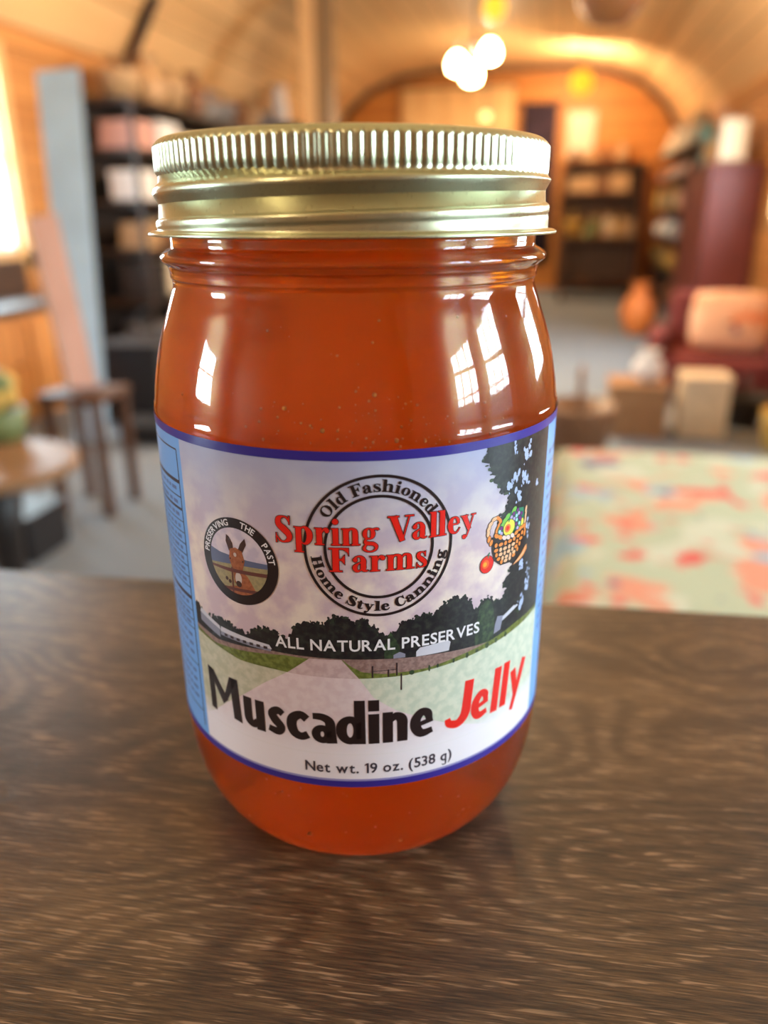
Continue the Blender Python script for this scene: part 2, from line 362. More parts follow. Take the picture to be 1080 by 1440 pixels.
av = N.new('ShaderNodeAddShader'); L.new(va.outputs[0], av.inputs[0]); L.new(vs.outputs[0], av.inputs[1]); L.new(av.outputs[0], out.inputs['Volume'])
jelly = link('jelly', lathe(sc(jl), 160), M_jelly, jar, smooth=True)
# ---- tiny bubbles just inside the jelly
bm = bmesh.new(); rnd = random.Random(3)
for i in range(170):
    if i < 110: th = rnd.gauss(.05, .28); z = rnd.gauss(93, 3.2)
    elif i < 140: th = rnd.uniform(-1, 1); z = rnd.uniform(90, 112)
    else: th = rnd.uniform(-.8, .8); z = rnd.uniform(6, 24)
    if z > 113: continue
    R = 37.2 if z > 28 else 24+12.9*max(0, 1-((28-z)/23.5)**2.4)**(1/2.4)
    if z > 90: R -= .02*(z-90)**1.7
    R -= rnd.uniform(.25, 1.6); s = rnd.choice([.1, .13, .17, .24])
    if rnd.random() < .03: s = .4
    bmesh.ops.create_icosphere(bm, subdivisions=2, radius=s*MM, matrix=Matrix.Translation((R*sin(th)*MM, -R*cos(th)*MM, z*MM)))
M_bub = mat('bubble', (255, 200, 150), rough=.1)
bub = link('air_bubbles', bm, M_bub, jelly, smooth=True); bub['kind'] = 'stuff'

# ================================================================= LABEL (flat artwork in mm, then wrapped on the glass)
LAY = .007
class Art:
    def __init__(s): s.bm = bmesh.new(); s.mats = []
    def mi(s, m):
        if m not in s.mats: s.mats.append(m)
        return s.mats.index(m)
    def face(s, pts, m, l):
        vs = [s.bm.verts.new((x, y, l)) for x, y in pts]
        try: f = s.bm.faces.new(vs)
        except ValueError: return
        f.material_index = s.mi(m)
    def ribbon(s, p, m, l, closed=False, ex=0, grow=0):
        n = len(p); a = []; b_ = []
        for i, (x, y, w) in enumerate(p):
            i0, i1 = (i-1) % n if closed else max(i-1, 0), (i+1) % n if closed else min(i+1, n-1)
            dx, dy = p[i1][0]-p[i0][0], p[i1][1]-p[i0][1]; d = sqrt(dx*dx+dy*dy) or 1; dx /= d; dy /= d
            if not closed and ex:
                if i == 0: x -= dx*ex; y -= dy*ex
                if i == n-1: x += dx*ex; y += dy*ex
            w = w/2+grow; a.append((x-dy*w, y+dx*w)); b_.append((x+dy*w, y-dx*w))
        for i in range(n if closed else n-1):
            j = (i+1) % n; s.face([b_[i], b_[j], a[j], a[i]], m, l)
    def disc(s, x, y, rx, ry, m, l, n=28, rot=0):
        s.face([(x+rx*cos(t)*cos(rot)-ry*sin(t)*sin(rot), y+rx*cos(t)*sin(rot)+ry*sin(t)*cos(rot)) for t in [2*pi*i/n for i in range(n)]], m, l)
    def span(s, u0, u1, lo, hi, m, l, step=.4):
        n = max(1, int((u1-u0)/step)); us = [u0+(u1-u0)*i/n for i in range(n+1)]
        for a, b_ in zip(us, us[1:]):
            q = [(a, lo(a)), (b_, lo(b_)), (b_, hi(b_)), (a, hi(a))]
            if q[3][1]-q[0][1] > .01 or q[2][1]-q[1][1] > .01: s.face(q, m, l)
def catmull(p, k=6):
    out = []; n = len(p)
    for i in range(n-1):
        q = [p[max(i-1, 0)], p[i], p[i+1], p[min(i+2, n-1)]]
        for j in range(k):
            t = j/k; out.append(tuple(.5*(2*b_+(-a_+c_)*t+(2*a_-5*b_+4*c_-d_)*t*t+(-a_+3*b_-3*c_+d_)*t**3) for a_, b_, c_, d_ in zip(*q)))
    out.append(p[-1]); return out
# glyph = (advance box x0, x1, [strokes]); stroke: ('l' straight | 's' smooth, pts) ('o', cx, cy, rx, ry, thick, thin) ('c', cx, cy, r) ('p', poly)
def sf(x0, x1, y): return ('l', [(x0, y+.03, .06), (x1, y+.03, .06)])
def arcstroke(x): return ('s', [(x-.02, .46, .05), (x+.1, .6, .09), (x+.24, .615, .12), (x+.35, .54, .22), (x+.37, .4, .25), (x+.37, .2, .25), (x+.37, 0, .25)])
Sserif = lambda kx, ky, kw: [('s', [(x*kx, y*ky, w*kw) for x, y, w in [(.62, .80, .05), (.54, .93, .07), (.38, .965, .07), (.21, .88, .20), (.2, .68, .25), (.40, .51, .29), (.60, .32, .26), (.60, .14, .2), (.42, .035, .07), (.24, .06, .07), (.1, .24, .04)]]), ('l', [(.64*kx, 1.0*ky, .05*kw), (.635*kx, .68*ky, .04*kw)]), ('l', [(.08*kx, -.02*ky, .05*kw), (.085*kx, .34*ky, .04*kw)])]
SER = {
 'S': (.04, .76, Sserif(1, 1, 1)), 's': (.02, .6, Sserif(.8, .66, .8)),
 'p': (.0, .80, [('l', [(.2, -.3, .25), (.2, .64, .25)]), ('l', [(0, .62, .05), (.2, .62, .05)]), sf(.0, .42, -.32), ('s', [(.28, .54, .05), (.40, .635, .07), (.54, .6, .16), (.66, .45, .25), (.67, .25, .25), (.56, .07, .17), (.42, .02, .07), (.28, .1, .05)])]),
 'r': (.0, .64, [('l', [(.2, 0, .25), (.2, .64, .25)]), ('l', [(0, .62, .05), (.2, .62, .05)]), sf(0, .42, 0), ('s', [(.3, .44, .05), (.38, .56, .08), (.48, .61, .12), (.56, .57, .16)]), ('c', .55, .54, .105)]),
 'i': (.0, .42, [('l', [(.2, 0, .25), (.2, .64, .25)]), ('l', [(0, .62, .05), (.2, .62, .05)]), sf(0, .42, 0), ('c', .2, .88, .14)]),
 'l': (.0, .42, [('l', [(.21, 0, .25), (.21, 1.0, .25)]), ('l', [(0, .98, .05), (.2, .98, .05)]), sf(0, .42, 0)]),
 'n': (.0, .88, [('l', [(.2, 0, .25), (.2, .64, .25)]), ('l', [(0, .62, .05), (.2, .62, .05)]), sf(0, .4, 0), arcstroke(.28), sf(.46, .88, 0)]),
 'h': (.0, .88, [('l', [(.2, 0, .25), (.2, 1, .25)]), ('l', [(0, .98, .05), (.2, .98, .05)]), sf(0, .4, 0), arcstroke(.28), sf(.46, .88, 0)]),
 'm': (.0, 1.34, [('l', [(.2, 0, .25), (.2, .64, .25)]), ('l', [(0, .62, .05), (.2, .62, .05)]), sf(0, .4, 0), arcstroke(.28), sf(.46, .85, 0), arcstroke(.74), sf(.92, 1.34, 0)]),
 'g': (.0, .72, [('o', .29, .43, .18, .19, .19, .06), ('s', [(.42, .56, .06), (.52, .6, .08), (.66, .6, .1), (.7, .56, .1)]), ('s', [(.22, .25, .05), (.13, .18, .1), (.16, .1, .17), (.3, .07, .17), (.48, .05, .16), (.60, -.04, .15), (.58, -.16, .09), (.42, -.23, .06), (.24, -.23, .06), (.09, -.15, .12), (.1, -.05, .11), (.2, .04, .06)])]),
 'V': (-.02, .92, [('l', [(.17, .97, .26), (.50, .0, .2)]), ('l', [(.76, .97, .05), (.5, .02, .05)]), ('l', [(-.02, .96, .06), (.38, .96, .06)]), ('l', [(.6, .96, .06), (.92, .96, .06)])]),
 'a': (.02, .70, [('s', [(.13, .5, .16), (.17, .58, .10), (.28, .645, .06), (.41, .6, .14), (.48, .47, .23), (.48, .3, .23), (.49, .12, .23), (.56, .04, .10), (.68, .06, .04)]), ('c', .14, .49, .10), ('s', [(.42, .4, .05), (.26, .34, .08), (.13, .2, .2), (.17, .07, .16), (.28, .03, .08), (.42, .12, .05)])]),
 'e': (.02, .62, [('l', [(.12, .37, .06), (.52, .37, .06)]), ('s', [(.54, .38, .12), (.5, .55, .14), (.36, .645, .06), (.2, .56, .17), (.14, .34, .25), (.2, .12, .2), (.36, .02, .09), (.5, .06, .06), (.61, .2, .04)])]),
 'y': (.0, .74, [('l', [(.16, .62, .24), (.42, .06, .18)]), ('l', [(.62, .62, .05), (.38, -.02, .06), (.28, -.22, .06)]), ('c', .18, -.22, .10), ('l', [(.18, -.28, .06), (.28, -.2, .06)]), ('l', [(0, .62, .05), (.34, .62, .05)]), ('l', [(.5, .62, .05), (.74, .62, .05)])]),
 'F': (.0, .78, [('l', [(.25, 0, .27), (.25, .98, .27)]), sf(0, .5, 0), ('l', [(0, .95, .07), (.76, .95, .07)]), ('p', [(.5, .95), (.76, .95), (.76, .66), (.71, .80)]), ('l', [(.3, .5, .07), (.56, .5, .07)]), ('p', [(.45, .5), (.6, .7), (.6, .3)])]),
 'O': (.02, .90, [('o', .46, .49, .32, .44, .25, .06)]), 'o': (.02, .68, [('o', .35, .325, .22, .29, .24, .06)]),
 'd': (.02, .78, [('l', [(.56, 0, .24), (.56, 1, .24)]), ('l', [(.38, .98, .05), (.56, .98, .05)]), sf(.56, .78, 0), ('s', [(.46, .54, .05), (.34, .635, .07), (.2, .57, .17), (.14, .33, .25), (.2, .09, .17), (.34, .02, .07), (.46, .1, .05)])]),
 'H': (.0, 1.02, [('l', [(.24, 0, .26), (.24, .98, .26)]), ('l', [(.78, 0, .26), (.78, .98, .26)]), sf(0, .46, 0), sf(.56, 1.02, 0), sf(0, .46, .92), sf(.56, 1.02, .92), ('l', [(.3, .5, .07), (.7, .5, .07)])]),
 't': (.0, .48, [('s', [(.22, .84, .08), (.22, .6, .24), (.22, .3, .24), (.24, .1, .22), (.34, .03, .1), (.47, .12, .04)]), ('l', [(0, .62, .06), (.44, .62, .06)])]),
 'C': (.02, .84, [('s', [(.78, .66, .05), (.7, .86, .08), (.5, .965, .07), (.26, .82, .2), (.17, .5, .27), (.26, .17, .2), (.5, .03, .07), (.7, .12, .06), (.82, .32, .04)]), ('l', [(.79, 1, .05), (.79, .64, .04)])]),
}
def hs(*p): return ('s', list(p))
HVY = {
 'M': (0, 1.0, [('p', [(.0, 1.02), (.2, .98), (.2, 0), (.03, .02)]), ('p', [(.0, 1.02), (.2, .98), (.62, .42), (.47, .28)]), ('p', [(.45, .3), (.6, .42), (.94, 1.0), (.72, 1.0)]), ('p', [(.72, 1.0), (.94, 1.0), (1.0, .0), (.78, .03)])]),
 'u': (0, .66, [hs((.14, .70, .26), (.14, .4, .26), (.16, .18, .26), (.30, .1, .22), (.44, .18, .2)), ('l', [(.52, .70, .26), (.53, 0, .26)])]),
 's': (0, .56, [hs((.48, .54, .18), (.34, .6, .22), (.17, .5, .24), (.26, .36, .27), (.42, .22, .24), (.32, .10, .23), (.06, .14, .18))]),
 'c': (0, .60, [hs((.54, .52, .22), (.38, .6, .22), (.18, .5, .26), (.13, .33, .27), (.2, .16, .26), (.38, .09, .22), (.56, .15, .2))]),
 'a': (0, .62, [hs((.06, .61, .17), (.3, .6, .2), (.47, .5, .24), (.49, .3, .26), (.52, .0, .26)), ('o', .28, .2, .16, .14, .22, .18)]),
 'd': (0, .70, [('l', [(.56, 1.0, .26), (.56, 0, .28)]), ('o', .32, .32, .22, .25, .27, .2)]),
 'i': (0, .26, [('l', [(.13, 0, .26), (.13, .68, .26)]), ('l', [(.13, .76, .26), (.13, 1.0, .26)])]),
 'n': (0, .66, [('l', [(.13, 0, .26), (.13, .70, .26)]), hs((.2, .5, .12), (.34, .60, .22), (.5, .52, .27), (.52, .3, .27), (.52, 0, .26))]),
 'e': (0, .62, [('p', [(.2, .27), (.2, .36), (.58, .44), (.6, .34)]), hs((.5, .4, .16), (.46, .55, .22), (.3, .60, .22), (.15, .45, .26), (.15, .25, .27), (.3, .1, .23), (.58, .14, .16))]),
 'J': (0, .66, [hs((.52, 1.02, .27), (.52, .6, .27), (.5, .28, .28), (.34, .12, .24), (.12, .16, .2), (.05, .28, .14))]),
 'l': (0, .28, [('l', [(.14, 0, .27), (.14, 1.0, .27)])]),
 'y': (0, .70, [('l', [(.12, .70, .24), (.34, .06, .2)]), ('l', [(.60, .78, .24), (.34, .1, .2), (.22, -.26, .16)])]),
}
def glyph(A, font, ch, f, m, l, sc, grow=0):
    """f maps glyph coordinates to label mm; grow in mm"""
    x0, x1, st = font[ch]
    def put(poly):
        A.face([f(x-x0, y) for x, y in poly], m, l)
    def rb(p, closed=False):
        q = [f(x-x0, y)+(w*sc,) for x, y, w in p]
        A.ribbon(q, m, l, closed, ex=grow, grow=grow)
    for s in st:
        if s[0] == 'l': rb(s[1])
        elif s[0] == 's': rb(catmull(s[1], 5))
        elif s[0] == 'o':
            _, cx_, cy_, rx, ry, tk, tn = s
            rb([(cx_+rx*cos(t), cy_+ry*sin(t), tn+(tk-tn)*cos(t)**2) for t in [2*pi*i/28 for i in range(28)]], True)
        elif s[0] == 'c':
            cx_, cy_ = f(s[1]-x0, s[2]); A.disc(cx_, cy_, s[3]*sc+grow, s[3]*sc+grow, m, l, 14)
        elif s[0] == 'p':
            A.face([f(x-x0, y) for x, y in s[1]], m, l)
            if grow:
                q = s[1]
                for a, b_ in zip(q, q[1:]+q[:1]): A.ribbon([f(a[0]-x0, a[1])+(0,), f(b_[0]-x0, b_[1])+(0,)], m, l, ex=grow, grow=grow)
def spans(A, font, items, base, cap, m, l, grow=0, lean=0, wk=1):
    for ch, s0, s1 in items:
        x0, x1, _ = font[ch]; kx = (s1-s0)/(x1-x0)
        glyph(A, font, ch, lambda x, y: (s0+x*kx+lean*y*cap, base+y*cap), m, l, (kx*.6+cap*.4)*wk, grow)
def arcword(A, font, text, cx_, cy_, R, a0, a1, cap, m, l, wide=1, inward=False, sp=.07, grow=0):
    tot = sum((font[c][1]-font[c][0]+sp) if c != ' ' else .38 for c in text)-sp
    ang = a0; k = (a1-a0)/tot
    for c in text:
        if c == ' ': ang += .38*k; continue
        w = font[c][1]-font[c][0]
        def f(x, y, ang=ang):
            t = ang+x*k; r = R+(-y if inward else y)*cap; return (cx_+r*cos(t), cy_+r*sin(t))
        glyph(A, font, c, f, m, l, cap*wide, grow); ang += (w+sp)*k
# sans text from the built-in font, cached outlines per character
_tc = {}
def sans(ch):
    if ch in _tc: return _tc[ch]
    cu = bpy.data.curves.new('t', 'FONT'); cu.body = ch; cu.size = 1; cu.resolution_u = 3; cu.offset = .018
    o = bpy.data.objects.new('t', cu); COL.objects.link(o); dg = bpy.context.evaluated_depsgraph_get(); me = o.evaluated_get(dg).to_mesh()
    polys = [[(me.vertices[i].co.x, me.vertices[i].co.y) for i in p.vertices] for p in me.polygons]
    o.evaluated_get(dg).to_mesh_clear(); bpy.data.objects.remove(o); bpy.data.curves.remove(cu)
    xs = [x for p in polys for x, y in p]; _tc[ch] = (min(xs), max(xs), polys); return _tc[ch]

def fix_g():
    x0, x1, P = sans('q'); xr = x1-.045; yb = min(y for p in P for x, y in p)
    hk = [(xr+.02, yb+.03), (xr-.02, yb-.03), (xr-.10, yb-.055), (xr-.20, yb-.045), (xr-.29, yb-.005)]
    out = list(P)
    for (ax, ay), (bx, by) in zip(hk, hk[1:]): out.append([(ax, ay-.04), (bx, by-.04), (bx, by+.04), (ax, ay+.04)])
    _tc['g'] = (x0, x1, out)
    x0, x1, P = sans('1'); t = max(y for p in P for x, y in p); _tc['1'] = (x0-.13, x1, list(P)+[[(x0-.13, t-.20), (x0-.13, t-.12), (x0+.02, t), (x0+.05, t-.10)]])
fix_g()
CAPH = max(y for p in sans('H')[2] for x, y in p)
def sanstext(A, text, place, total, cap, m, l, sp=.075):
    """place(x, y): x runs 0..total, y in mm above baseline"""
    def w(c): return .30 if c == ' ' else sans(c)[1]-sans(c)[0]+sp
    tot = sum(w(c) for c in text)-sp; k = total/tot; x = 0
    for c in text:
        if c != ' ':
            x0, x1, polys = sans(c)
            for p in polys: A.face([place((x+px-x0)*k, py*cap/CAPH) for px, py in p], m, l)
        x += w(c)
# ---- printed inks
def ink(name, rgb, rgb2=None, scale=.5, detail=3, rough=.34, lo_=.4, hi_=.6, grad=None):
    if name in _m: return _m[name]
    m = bpy.data.materials.new(name); m.use_nodes = True; nt = m.node_tree; N = nt.nodes; L = nt.links; b = N['Principled BSDF']
    b.inputs['Roughness'].default_value = rough; b.inputs['Coat Weight'].default_value = .25; b.inputs['Coat Roughness'].default_value = .12
    col = None
    uv = N.new('ShaderNodeUVMap')
    if rgb2:
        n = N.new('ShaderNodeTexNoise'); n.inputs['Scale'].default_value = scale*1000; n.inputs['Detail'].default_value = detail; L.new(uv.outputs[0], n.inputs['Vector'])
        r = N.new('ShaderNodeValToRGB'); r.color_ramp.elements[0].position = lo_; r.color_ramp.elements[0].color = lin(rgb); r.color_ramp.elements[1].position = hi_; r.color_ramp.elements[1].color = lin(rgb2)
        L.new(n.outputs['Fac'], r.inputs[0]); col = r.outputs[0]
    if grad:                                   # printed vertical fade: (v0, v1, colour at v1)
        v0, v1, c1 = grad; sx = N.new('ShaderNodeSeparateXYZ'); L.new(uv.outputs[0], sx.inputs[0])
        mr = N.new('ShaderNodeMapRange'); mr.inputs['From Min'].default_value = v0*MM; mr.inputs['From Max'].default_value = v1*MM; L.new(sx.outputs[1], mr.inputs[0])
        mx = N.new('ShaderNodeMixRGB'); mx.inputs[2].default_value = lin(c1); L.new(mr.outputs[0], mx.inputs[0])
        if col: L.new(col, mx.inputs[1])
        else: mx.inputs[1].default_value = lin(rgb)
        col = mx.outputs[0]
    if col: L.new(col, b.inputs['Base Color'])
    else: b.inputs['Base Color'].default_value = lin(rgb)
    _m[name] = m; return m
I_blue = ink('label_blue', (118, 172, 238)); I_navy = ink('label_navy', (52, 40, 140)); I_black = ink('ink_black', (36, 24, 26)); I_red = ink('ink_red', (232, 36, 26))
I_white = ink('ink_white', (238, 234, 240)); I_line = ink('panel_line', (60, 52, 66)); I_mark = ink('panel_text', (92, 116, 170))
I_sky = ink('sky_print', (208, 184, 196), (238, 222, 212), scale=.16, detail=6, lo_=.42, hi_=.62, grad=(72, 92, (172, 180, 214)))  # printed sky with clouds; pink tint puts warm room light into the ink
I_tree = ink('tree_print', (30, 28, 34), (56, 60, 54), scale=.9, detail=6, lo_=.45, hi_=.75)
I_tree2 = ink('green_tree_print', (38, 50, 42), (74, 94, 60), scale=.9, detail=6, lo_=.4, hi_=.7)
I_dirt = ink('field_print', (132, 104, 100), (158, 130, 124), scale=1.2, detail=5)
I_grass = ink('grass_print', (92, 100, 44), (122, 132, 66), scale=1.0, detail=5)
I_pale = ink('pale_field_print', (196, 204, 186), (214, 216, 198), scale=.6, detail=4, grad=(38, 33.5, (240, 232, 240)))
I_paleL = ink('pale_field_print_left', (186, 184, 160), (206, 200, 180), scale=.6, detail=4, grad=(38, 33.5, (240, 232, 240)))
I_road = ink('road_print', (196, 168, 172), (210, 186, 188), scale=.8, detail=4); I_roadp = ink('pale_road_print', (220, 198, 204), (228, 210, 214), scale=.6, detail=4, grad=(42, 34, (240, 232, 240)))
I_barn = ink('barn_print', (206, 204, 216)); I_barnd = ink('barn_shadow_print', (140, 140, 160)); I_gap = ink('sky_gap_print', (176, 190, 226)); I_post = ink('fence_print', (60, 44, 48))
A = Art(); h2 = lambda h: h+126
# paper: blue panels round the sides, picture panel in front
U0, U1 = -76.0, 82.0; PL, PR = -35.6, 42.4; VB, VT = 26.6, 91.4
A.span(U0, U1, lambda u: VB, lambda u: VT, I_blue, 0, .6); A.span(U0, U1, lambda u: VB, lambda u: VT, I_white, -2, .6)
A.span(PL, PR, lambda u: VB, lambda u: VT, I_sky, 1, .6)
def fn(pts):
    def f(u):
        if u <= pts[0][0]: return pts[0][1]
        for (a, b_), (c, d) in zip(pts, pts[1:]):
            if u <= c: return b_+(d-b_)*(u-a)/(c-a)
        return pts[-1][1]
    return f
hor = fn([(-36, 54.1), (-29, 52.9), (-16, 54.2), (-6, 54.1), (3, 53.9), (13, 53.4), (25, 52.5), (43, 52.0)])
gr = fn([(-36, 52.6), (-23.5, 50.4), (-16.2, 50.5), (-7.4, 50.1), (2.7, 50.1), (7.7, 50.1), (18.6, 50.9), (28.8, 51.8), (43, 52.8)])
rt = random.Random(11)
def ragged(pts, amp, cell=.35):
    f = fn(pts); tab = {}
    def g(u):
        k = u/cell; i = math.floor(k)
        for j in (i, i+1):
            if j not in tab: tab[j] = rt.uniform(-1, 1)*amp
        return f(u)+tab[i]*(1-(k-i))+tab[i+1]*(k-i)+.25*amp*sin(u*7.3)
    return g
# ground behind the trees, tree line, farm buildings
A.span(PL, PR, lambda u: gr(u)-.3, lambda u: hor(u)+.05, I_dirt, 2)
trees = ragged([(-36, 58.3), (-34.5, 58.6), (-32, 56.8), (-30, 57.2), (-27.5, 58.4), (-25, 57), (-22, 56.2), (-20, 57.6), (-18, 58.6), (-15.4, 58.4), (-13.3, 57), (-11.5, 60.4), (-9, 61.2), (-6.5, 60.6), (-4.8, 62.3), (-2.6, 62.4), (-1, 61), (.3, 62), (2.8, 59.6), (4.5, 58), (7, 60.6), (10, 61.6), (12.5, 61.6), (14, 63), (18, 63.8), (20.2, 62.6), (21, 60.2), (22.5, 61), (24.5, 61.6), (26, 60.2), (28, 60.4), (30, 61), (43, 61)], .5)
A.span(PL, PR, hor, trees, I_tree, 3, .25)
for i in range(420):
    u = rt.uniform(PL+.3, 30); v = trees(u)+rt.uniform(-.9, .25); A.disc(u, v, rt.uniform(.1, .42), rt.uniform(.1, .38), I_tree if rt.random() < .8 else I_tree2, 3, 7, rt.random())
A.span(21.5, 26.2, hor, ragged([(21.5, 57), (22.4, 60.4), (24, 61.4), (25.6, 60), (26.2, 57)], .4), I_tree2, 4, .25)
A.span(3.9, 6.6, lambda u: 53.9, ragged([(3.9, 56), (5, 59.2), (6.6, 56)], .3), I_tree2, 4, .25)
A.face([(-34.0, 55.2), (-28.2, 53.6), (-28.2, 55.6), (-33.8, 57.6)], I_barnd, 4); A.face([(-34, 57.0), (-28, 55.2), (-28.2, 56.0), (-33.6, 57.9)], I_barn, 5)
A.face([(-28, 54.2), (-16.5, 54.0), (-16.5, 54.9), (-28, 55.4)], I_barnd, 4); A.face([(-28, 55.0), (-16.3, 54.5), (-16.8, 55.3), (-27.8, 56.0)], I_barn, 5)
for i in range(7): A.face([(-27+i*1.5, 54.3), (-26.2+i*1.5, 54.3), (-26.2+i*1.5, 54.85), (-27+i*1.5, 54.85)], I_post, 6)
A.face([(9.6, 53.6), (15.9, 53.5), (16.2, 55.2), (15.6, 55.7), (10.3, 55.3), (9.6, 54.6)], I_barn, 4); A.face([(5.5, 53.8), (7.6, 53.8), (7.6, 54.5), (6.6, 55), (5.5, 54.5)], I_barnd, 5)
A.face([(28.2, 55.5), (36.6, 57.8), (37.2, 59.2), (33, 57.8), (28.4, 56.4)], I_barn, 4); A.face([(26.2, 53.6), (28, 53.9), (28.6, 56.6), (27, 57), (26.4, 55.4)], I_barnd, 5)
# grass verges
A.span(PL, -9, gr, fn([(-36, 53.4), (-30, 51.9), (-24, 52.4), (-14, 53.8), (-9, 53.7)]), I_grass, 4)
A.span(-3.4, PR, gr, fn([(-3.4, 53.9), (-2, 52.6), (0, 51.4), (4, 50.8), (12, 50.9), (19, 51.9), (29, 53.0), (43, 54.6)]), I_grass, 4)
A.face([(-13.6, 50.3), (-9.3, 53.8), (-3.6, 53.9), (-.6, 50.1)], I_road, 5)
# faded lower part with the pale road
A.span(PL, -7.4, lambda u: VB, gr, I_paleL, 6); A.span(-7.4, PR, lambda u: VB, gr, I_pale, 6)
A.face([(-13.6, 50.35), (-18.5, 47), (-24, 42.5), (-28, 39.5), (-32, 36), (-35, 34), (26, 34), (16, 38), (6, 43), (2, 46), (-.6, 50.1)], I_roadp, 7)
for x0, y0, y1 in ((1.8, 50.2, 52.6), (4.6, 50.2, 51.7), (6.1, 50.3, 52.9), (6.9, 47.2, 50.6)): A.ribbon([(x0, y0, .28), (x0, y1, .28)], I_post, 8)
A.ribbon([(1.8, 51.5, .12), (6.1, 51.6, .12)], I_post, 8)
for i in range(9):
    u = 9+i*2.6+rt.uniform(-.5, .5); A.disc(u, gr(u)+.35, rt.uniform(.2, .55), rt.uniform(.3, .7), I_tree2, 7, 8)
# big dark tree down the right side, with sky showing through
left = ragged([(52.5, 34.6), (56, 33.6), (58, 32), (60, 29.6), (63, 28.4), (66, 30), (68, 30.2), (70.5, 28.8), (73, 27), (76, 26.3), (78.5, 27.6), (80.2, 28.2), (82, 26), (84, 24.4), (86, 23.6), (88, 21.6), (90, 22.6), (91.3, 22.4)], .7, .5)
n_ = 150
for i in range(n_):
    v0 = 53.5+(90-53.5)*i/n_; v1 = 53.5+(90-53.5)*(i+1)/n_
    A.face([(left(v0), v0), (PR, v0), (PR, v1), (left(v1), v1)], I_tree, 8)
for (cx_, cy_, sx, sy, k) in ((33.4, 86.5, 1.6, 1.9, 26), (30.6, 83.6, 2.2, .8, 12), (33, 82.4, 1.2, 1.5, 14), (31, 79.6, 1.1, 1.3, 10), (37.8, 80.4, .35, 1.2, 5), (35, 72.6, .9, 2, 10), (33.6, 65, .8, 1.2, 8), (36.2, 60.8, 1.0, 3.4, 22), (34.6, 57.6, 1.3, 1.6, 14), (28.2, 82, 1, 1.2, 10), (29.5, 88.2, .8, .8, 6)):
    for j in range(k):
        x, y = rt.gauss(cx_, sx*.45), rt.gauss(cy_, sy*.5)
        n = 7; a = rt.uniform(.15, .5); A.face([(x+a*rt.uniform(.5, 1.3)*cos(2*pi*q/n), y+a*rt.uniform(.6, 1.9)*sin(2*pi*q/n)) for q in range(n)], I_gap, 9)
for j in range(60):
    v = rt.uniform(54, 90); x = left(v)+rt.uniform(-.6, .6); A.disc(x, v, rt.uniform(.15, .5), rt.uniform(.15, .4), rt.choice([I_tree, I_tree, I_tree2]), 10, 7)
# bands
A.span(U0, U1, lambda u: 89.9, lambda u: 91.45, I_navy, 11, .6)
A.span(U0, U1, lambda u: 26.5, lambda u: 27.9, I_navy, 11, .6)
I_fade = ink('band_fade', (150, 146, 196)); A.span(PL, PR, lambda u: 27.9, lambda u: 28.35, I_fade, 11, .6)
# ---- round seal
cx_, cy_ = 3.25, 75.0
for R, w in ((12.4, .5), (9.0, .5)): A.ribbon([(cx_+R*cos(2*pi*i/120), cy_+R*sin(2*pi*i/120), w) for i in range(120)], I_black, 12, True)
arcword(A, SER, 'Old Fashioned', cx_, cy_, 9.75, radians(148), radians(31), 2.05, I_black, 12, wide=.95, grow=.03)
arcword(A, SER, 'Home Style Canning', cx_, cy_, 11.55, radians(-172), radians(-8), 1.8, I_black, 12, wide=1.25, inward=True, sp=.06, grow=.03)
SP = [('S', -14.19, -11.11), ('p', -10.88, -7.74), ('r', -7.37, -4.99), ('i', -4.64, -3.15), ('n', -2.91, .05), ('g', .41, 3.12)]
VA = [('V', 4.63, 8.96), ('a', 8.7, 11.25), ('l', 11.66, 13.13), ('l', 13.22, 14.73), ('e', 15.01, 17.33), ('y', 17.51, 20.54)]
FA = [('F', -5.09, -1.76), ('a', -1.3, 1.38), ('r', 1.63, 4.08), ('m', 4.33, 9.02), ('s', 9.38, 11.3)]
for it, bs, cp in ((SP, 75.55, 4.75), (VA, 76.0, 4.5), (FA, 70.8, 4.4)):
    spans(A, SER, it, bs, cp, I_black, 13, .10, wk=.92); spans(A, SER, it, bs, cp, I_red, 15, 0, wk=.92)
# ---- product name
MU = [('M', -33.2, -24.3), ('u', -23.6, -18.8), ('s', -18.3, -14.5), ('c', -14.2, -9.9), ('a', -9.5, -5.0), ('d', -4.7, .4), ('i', .95, 2.9), ('n', 3.55, 8.1), ('e', 8.6, 13.1)]
JE = [('J', 15.3, 20.9), ('e', 20.9, 25.3), ('l', 26.1, 28.3), ('l', 28.8, 31.0), ('y', 31.3, 37.6)]
I_halo = ink('type_soft_edge', (110, 96, 100)); I_halor = ink('red_type_soft_edge', (244, 120, 110))
spans(A, HVY, MU, 36.3, 9.2, I_halo, 12, .09, wk=.86); spans(A, HVY, MU, 36.3, 9.2, I_black, 13, 0, wk=.86)
spans(A, HVY, JE, 36.1, 9.5, I_halor, 12, .1, lean=.10, wk=.8); spans(A, HVY, JE, 36.1, 9.5, I_red, 13, 0, lean=.10, wk=.8)
sanstext(A, 'ALL NATURAL PRESERVES', lambda x, y: (-15.5+x, 55.7-.3*((x-19)/19)**2+y), 37.9, 2.15, I_white, 12)
sanstext(A, 'Net wt. 19 oz. (538 g)', lambda x, y: (-11.0+x, 29.75+y), 28.1, 2.2, I_line, 12)
